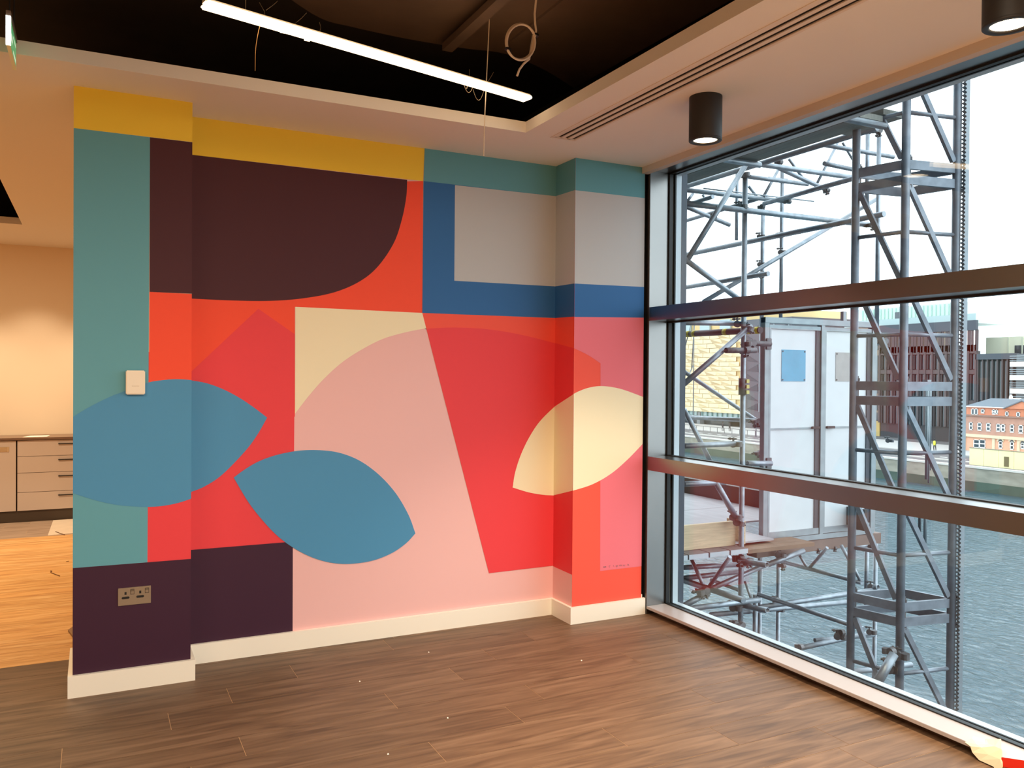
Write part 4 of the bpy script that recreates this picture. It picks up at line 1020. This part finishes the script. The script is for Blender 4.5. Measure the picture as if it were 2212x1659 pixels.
# ------------------------------------------------------------------ red brick house
t = thing('red_brick_house', 'red brick building with a slate roof and white windows on the far quay', 'building', (116, 74, QZ))
HX = 112.0
brick = mat('red_brick', rgb(214, 138, 106), 0.85, var=0.1, scale=1.5); brickd = mat('brown_brick', rgb(186, 142, 124), 0.85, var=0.12, scale=1.5)
cream = mat('cream_stone', rgb(214, 198, 168), 0.8); slate = mat('slate_roof', rgb(108, 114, 122), 0.7); whf = mat('white_frame', rgb(238, 238, 234), 0.5)
MB().box(HX, HX + 9, 60, 78.6, -9, -6.55).build('brick_wall', mat('salmon_brick', rgb(224, 168, 138), 0.85, var=0.08, scale=1.5), t)
MB().box(HX + 0.15, HX + 9, 60, 78.6, -6.55, -3.6).build('brick_wall', brickd, t)
MB().box(HX + 0.6, HX + 9, 60, 78.3, -3.6, -2.35).build('brick_wall', brick, t)
MB().box(HX - 0.25, HX + 0.4, 60, 78.8, -6.72, -6.32).build('cornice', cream, t)
MB().box(HX - 0.1, HX + 0.5, 60, 78.7, -3.75, -3.55).build('parapet_cap', mat('parapet_brown', rgb(150, 118, 104), 0.8), t)
MB().box(HX + 0.35, HX + 0.7, 72.0, 78.5, -2.5, -2.36).build('gutter', whf, t)
r0 = [(HX + 0.4, 78.5, -2.4), (HX + 0.4, 60, -2.3), (HX + 4.5, 60, -1.15), (HX + 4.5, 77.2, -1.25)]
MB().add(r0 + [(HX + 9, 78.5, -2.4), (HX + 9, 60, -2.3)], [(0, 1, 2, 3), (3, 2, 5, 4), (0, 3, 4), (0, 4, 5, 1), (1, 5, 2)]).build('slate_roof', slate, t)
MB().prism([(HX + 0.3, 72.4, -2.5), (HX + 0.3, 67.6, -2.5), (HX + 0.3, 70.0, -1.45)], (3.5, 0, 0)).build('gable', brick, t)
for (a, b) in (((72.6, -2.52), (70.0, -1.38)), ((70.0, -1.38), (67.4, -2.52))):
    MB().bar((HX + 0.28, a[0], a[1]), (HX + 0.28, b[0], b[1]), 0.3, 0.14).build('gable_trim', slate, t)
MB().box(HX + 4.3, HX + 4.7, 72.9, 73.9, -1.28, -1.12).build('ridge_sheet', whf, t)
def sash(px0, px1, py0, py1, x, bar=True, arch=False):
    a = at(px0, py0, x=x); b = at(px1, py1, x=x)
    y0, y1, z0, z1 = b.y, a.y, b.z, a.z
    fr_ = MB(); w_ = 0.09
    fr_.box(x - 0.08, x, y0, y0 + w_, z0, z1); fr_.box(x - 0.08, x, y1 - w_, y1, z0, z1); fr_.box(x - 0.08, x, y0, y1, z0 - 0.08, z0 + w_); fr_.box(x - 0.08, x, y0, y1, z1 - w_, z1)
    if bar: fr_.box(x - 0.1, x, y0, y1, (z0 + z1) / 2 - 0.07, (z0 + z1) / 2 + 0.07)
    w = fr_.build('window', whf, t)
    MB().box(x - 0.03, x, y0 + 0.02, y1 - 0.02, z0 + 0.02, z1 - 0.02).build('pane', gls, w)
    if arch:
        ar = MB(); n_ = 10; cy_, r_ = (y0 + y1) / 2, (y1 - y0) / 2
        ar.prism([(x - 0.06, cy_ + r_ * math.cos(math.pi * i / n_), z1 + r_ * math.sin(math.pi * i / n_)) for i in range(n_ + 1)], (0.06, 0, 0)); ar.build('arch_pane', gls, w)
        ar = MB(); ar.path([(x - 0.05, cy_ + (r_ + .12) * math.cos(math.pi * i / n_), z1 + (r_ + .12) * math.sin(math.pi * i / n_)) for i in range(n_ + 1)], 0.12, 6); ar.build('arch_trim', cream, w)
k4 = 180 / 2212
def zz4(x, y): return (2032 + x * k4, 840 + y * k4)
for (x0_, y0_, x1_, y1_, bar) in ((815, 520, 905, 690, 0), (905, 520, 995, 690, 0), (1075, 530, 1168, 640, 0), (1370, 545, 1455, 670, 1), (1460, 550, 1525, 665, 0), (1718, 600, 1806, 725, 0), (2018, 612, 2108, 745, 0)):
    a, b = zz4(x0_, y0_), zz4(x1_, y1_); sash(a[0], b[0], a[1], b[1], HX + 0.59, bool(bar))
for (x0_, y0_, x1_, y1_) in ((540, 870, 625, 1070), (765, 880, 852, 1085), (985, 895, 1090, 1100), (1218, 905, 1325, 1115), (1485, 925, 1590, 1130), (1612, 935, 1715, 1135), (1845, 945, 1950, 1150), (2075, 960, 2190, 1175)):
    a, b = zz4(x0_, y0_), zz4(x1_, y1_); sash(a[0], b[0], a[1], b[1], HX + 0.14, True)
for (x0_, y0_, x1_, y1_, arch) in ((880, 1340, 1035, 1570, 0), (1035, 1340, 1190, 1570, 0), (1545, 1390, 1645, 1580, 1), (1850, 1400, 1945, 1610, 1), (2130, 1430, 2230, 1590, 1), (545, 1330, 610, 1480, 0)):
    a, b = zz4(x0_, y0_), zz4(x1_, y1_); sash(a[0], b[0], a[1], b[1], HX - 0.01, True, bool(arch))
for px_ in (2083, 2146, 2200):
    a = at(px_, 950, x=HX - 0.1); MB().box(HX - 0.12, HX + 0.1, a.y - 0.2, a.y + 0.2, QZ, -6.4).build('pilaster', cream, t)
o = thing('satellite_dish', 'pale oval dish on the ridge of the red brick roof', 'dish', (HX + 4.5, 71.2, -1.2))
MB().lathe((0, 0, 0), [(0.0, 0.0), (0.25, 0.03), (0.5, 0.12), (0.5, 0.14), (0.25, 0.06), (0.0, 0.03)], 24)
a = at(2183.5, 861, x=HX + 4.3); dm = MB().lathe((0, 0, 0), [(0.0, 0.10), (0.2, 0.07), (0.36, 0.0), (0.36, -0.03), (0.2, 0.03), (0.0, 0.06)], 24)
dm.v = [(a.x - v[2], a.y + v[1] * 0.8, a.z + v[0] * 1.6) for v in dm.v]; dm.build('reflector', whf, o, smooth=True)
MB().tube((a.x + 0.05, a.y, -1.4), (a.x + 0.05, a.y, a.z), 0.04, 6).build('mast', galvl, o)
o = MB().tube(at(2181, 866, x=HX + 4.4), at(2181.5, 834, x=HX + 4.4), 0.04, 6).build('roof_aerial', galvl); tag(o, 'thin aerial pole on the red brick roof next to the dish', 'aerial')

# ------------------------------------------------------------------ yellow hoarding, street lamp, worker, crane
t = thing('yellow_hoarding', 'pale yellow site hoarding of flat panels on the far quay edge', 'hoarding', (95, 60, QZ))
ybm = mat('yellow_hoarding_paint', rgb(240, 228, 176), 0.75, var=0.06, scale=0.8)
for i in range(9):
    y0 = 65.6 - (i + 1) * 1.83
    MB().box(95, 95.1, y0 + 0.02, y0 + 1.81, QZ, -6.82).build('panel', ybm, t)
MB().box(94.96, 95.14, 65.6 - 9 * 1.83, 65.6, -6.84, -6.76).build('capping', mat('hoarding_cap', rgb(150, 140, 118), 0.7), t)
a = at(2174, 1002, x=94.98); MB().box(94.95, 95.0, a.y - 0.28, a.y + 0.28, QZ + 0.2, QZ + 1.35).build('hatch', mat('hatch_dark', rgb(110, 100, 70), 0.7), t)
def lamp_post(px, y_top, y_bot, x, label):
    p = at(px, y_bot, x=x); q = at(px, y_top, x=x)
    o = thing('street_lamp', label, 'street lamp', (p.x, p.y, QZ))
    MB().tube((p.x, p.y, QZ), (p.x, p.y, q.z), 0.11, 8, r2=0.07).build('pole', mat('lamp_grey', rgb(98, 100, 104), 0.5), o)
    MB().bar((p.x - 0.9, p.y, q.z), (p.x + 0.1, p.y, q.z - 0.1), 0.16, 0.12).build('lamp_head', MATS['lamp_grey'], o)
lamp_post(1497, 700, 936, 100.0, 'tall grey street lamp before the gold mesh building')
lamp_post(1633, 905, 945, 103.0, 'short grey street lamp on the far quay next to the landing gate')
def person(px, py, x, label, jac):
    g_ = at(px, py, x=x); zt = QZ + 0.14
    me = bpy.data.meshes.new('body'); bm = bmesh.new(); sk = bm.verts.layers.skin.verify()
    J = [(0, 0, .92, .13), (0, 0, 1.2, .15), (0, 0, 1.43, .13), (0, 0, 1.52, .06), (0, 0, 1.62, .10), (0, 0, 1.72, .08), (0, .19, 1.40, .06), (.03, .24, 1.12, .05), (-.05, .22, .90, .04), (0, -.19, 1.40, .06), (-.03, -.24, 1.12, .05), (-.08, -.2, .9, .04),
         (0, .10, .86, .09), (-.06, .11, .48, .07), (.02, .11, .06, .05), (-.12, .11, .03, .04), (0, -.10, .86, .09), (.08, -.11, .48, .07), (.14, -.11, .06, .05), (0, -.11, .03, .04)]
    V = []
    for (a, b, c_, r_) in J:
        v_ = bm.verts.new((g_.x + a, g_.y + b, zt + c_)); v_[sk].radius = (r_, r_); V.append(v_)
    V[0][sk].use_root = True
    for (a, b) in ((0, 1), (1, 2), (2, 3), (3, 4), (4, 5), (2, 6), (6, 7), (7, 8), (2, 9), (9, 10), (10, 11), (0, 12), (12, 13), (13, 14), (14, 15), (0, 16), (16, 17), (17, 18), (18, 19)): bm.edges.new((V[a], V[b]))
    bm.to_mesh(me); bm.free()
    root = thing('person', label, 'person', (g_.x, g_.y, zt))
    o = bpy.data.objects.new('body', me); C.objects.link(o); me.materials.append(mat('dark_clothes', rgb(52, 50, 56), 0.8))
    o.parent = root; o.matrix_parent_inverse = Matrix.Translation(-Vector(root.location))
    md = o.modifiers.new('skin', 'SKIN'); md.use_smooth_shade = True
    o.modifiers.new('sub', 'SUBSURF').levels = 1
    if jac:
        MB().lathe((g_.x, g_.y, zt), [(0.17, .86), (0.20, 1.05), (0.22, 1.3), (0.15, 1.47), (0.08, 1.5)], 12).build('hi_vis_jacket', jac, root, smooth=True)
    MB().lathe((g_.x, g_.y, zt), [(0.0, 1.80), (0.08, 1.79), (0.115, 1.72), (0.11, 1.62)], 10).build('hair', mat('dark_hair', rgb(40, 34, 30), 0.8), root, smooth=True)
person(2019, 968, 106.0, 'person in a bright yellow jacket standing on the far quay', mat('hi_vis', rgb(226, 236, 70), 0.6))
person(1561, 934, 106.5, 'person in dark clothes walking before the gold mesh building', None)
person(1576, 935, 107.5, 'person in dark clothes standing close to the quay column', None)
# tower crane far away
a = at(1505, 573, x=260); b = at(1558, 578, x=260)
t = thing('tower_crane', 'faint distant tower crane in the sky left of the scaffold', 'crane', (260, (a.y + b.y) / 2, QZ))
crm = mat('crane_pale', rgb(226, 214, 202), 0.7)
MB().bar(a, b, 0.6, 0.7).build('jib', crm, t)
c0 = at(1549, 577, x=260); MB().bar((260, c0.y, QZ), (260, c0.y, c0.z + 3), 0.9, 0.9, up=(1, 0, 0)).build('tower', crm, t)
MB().box(259, 261, c0.y - 2, c0.y + 0.5, c0.z - 1.6, c0.z + 0.8).build('cab', crm, t)
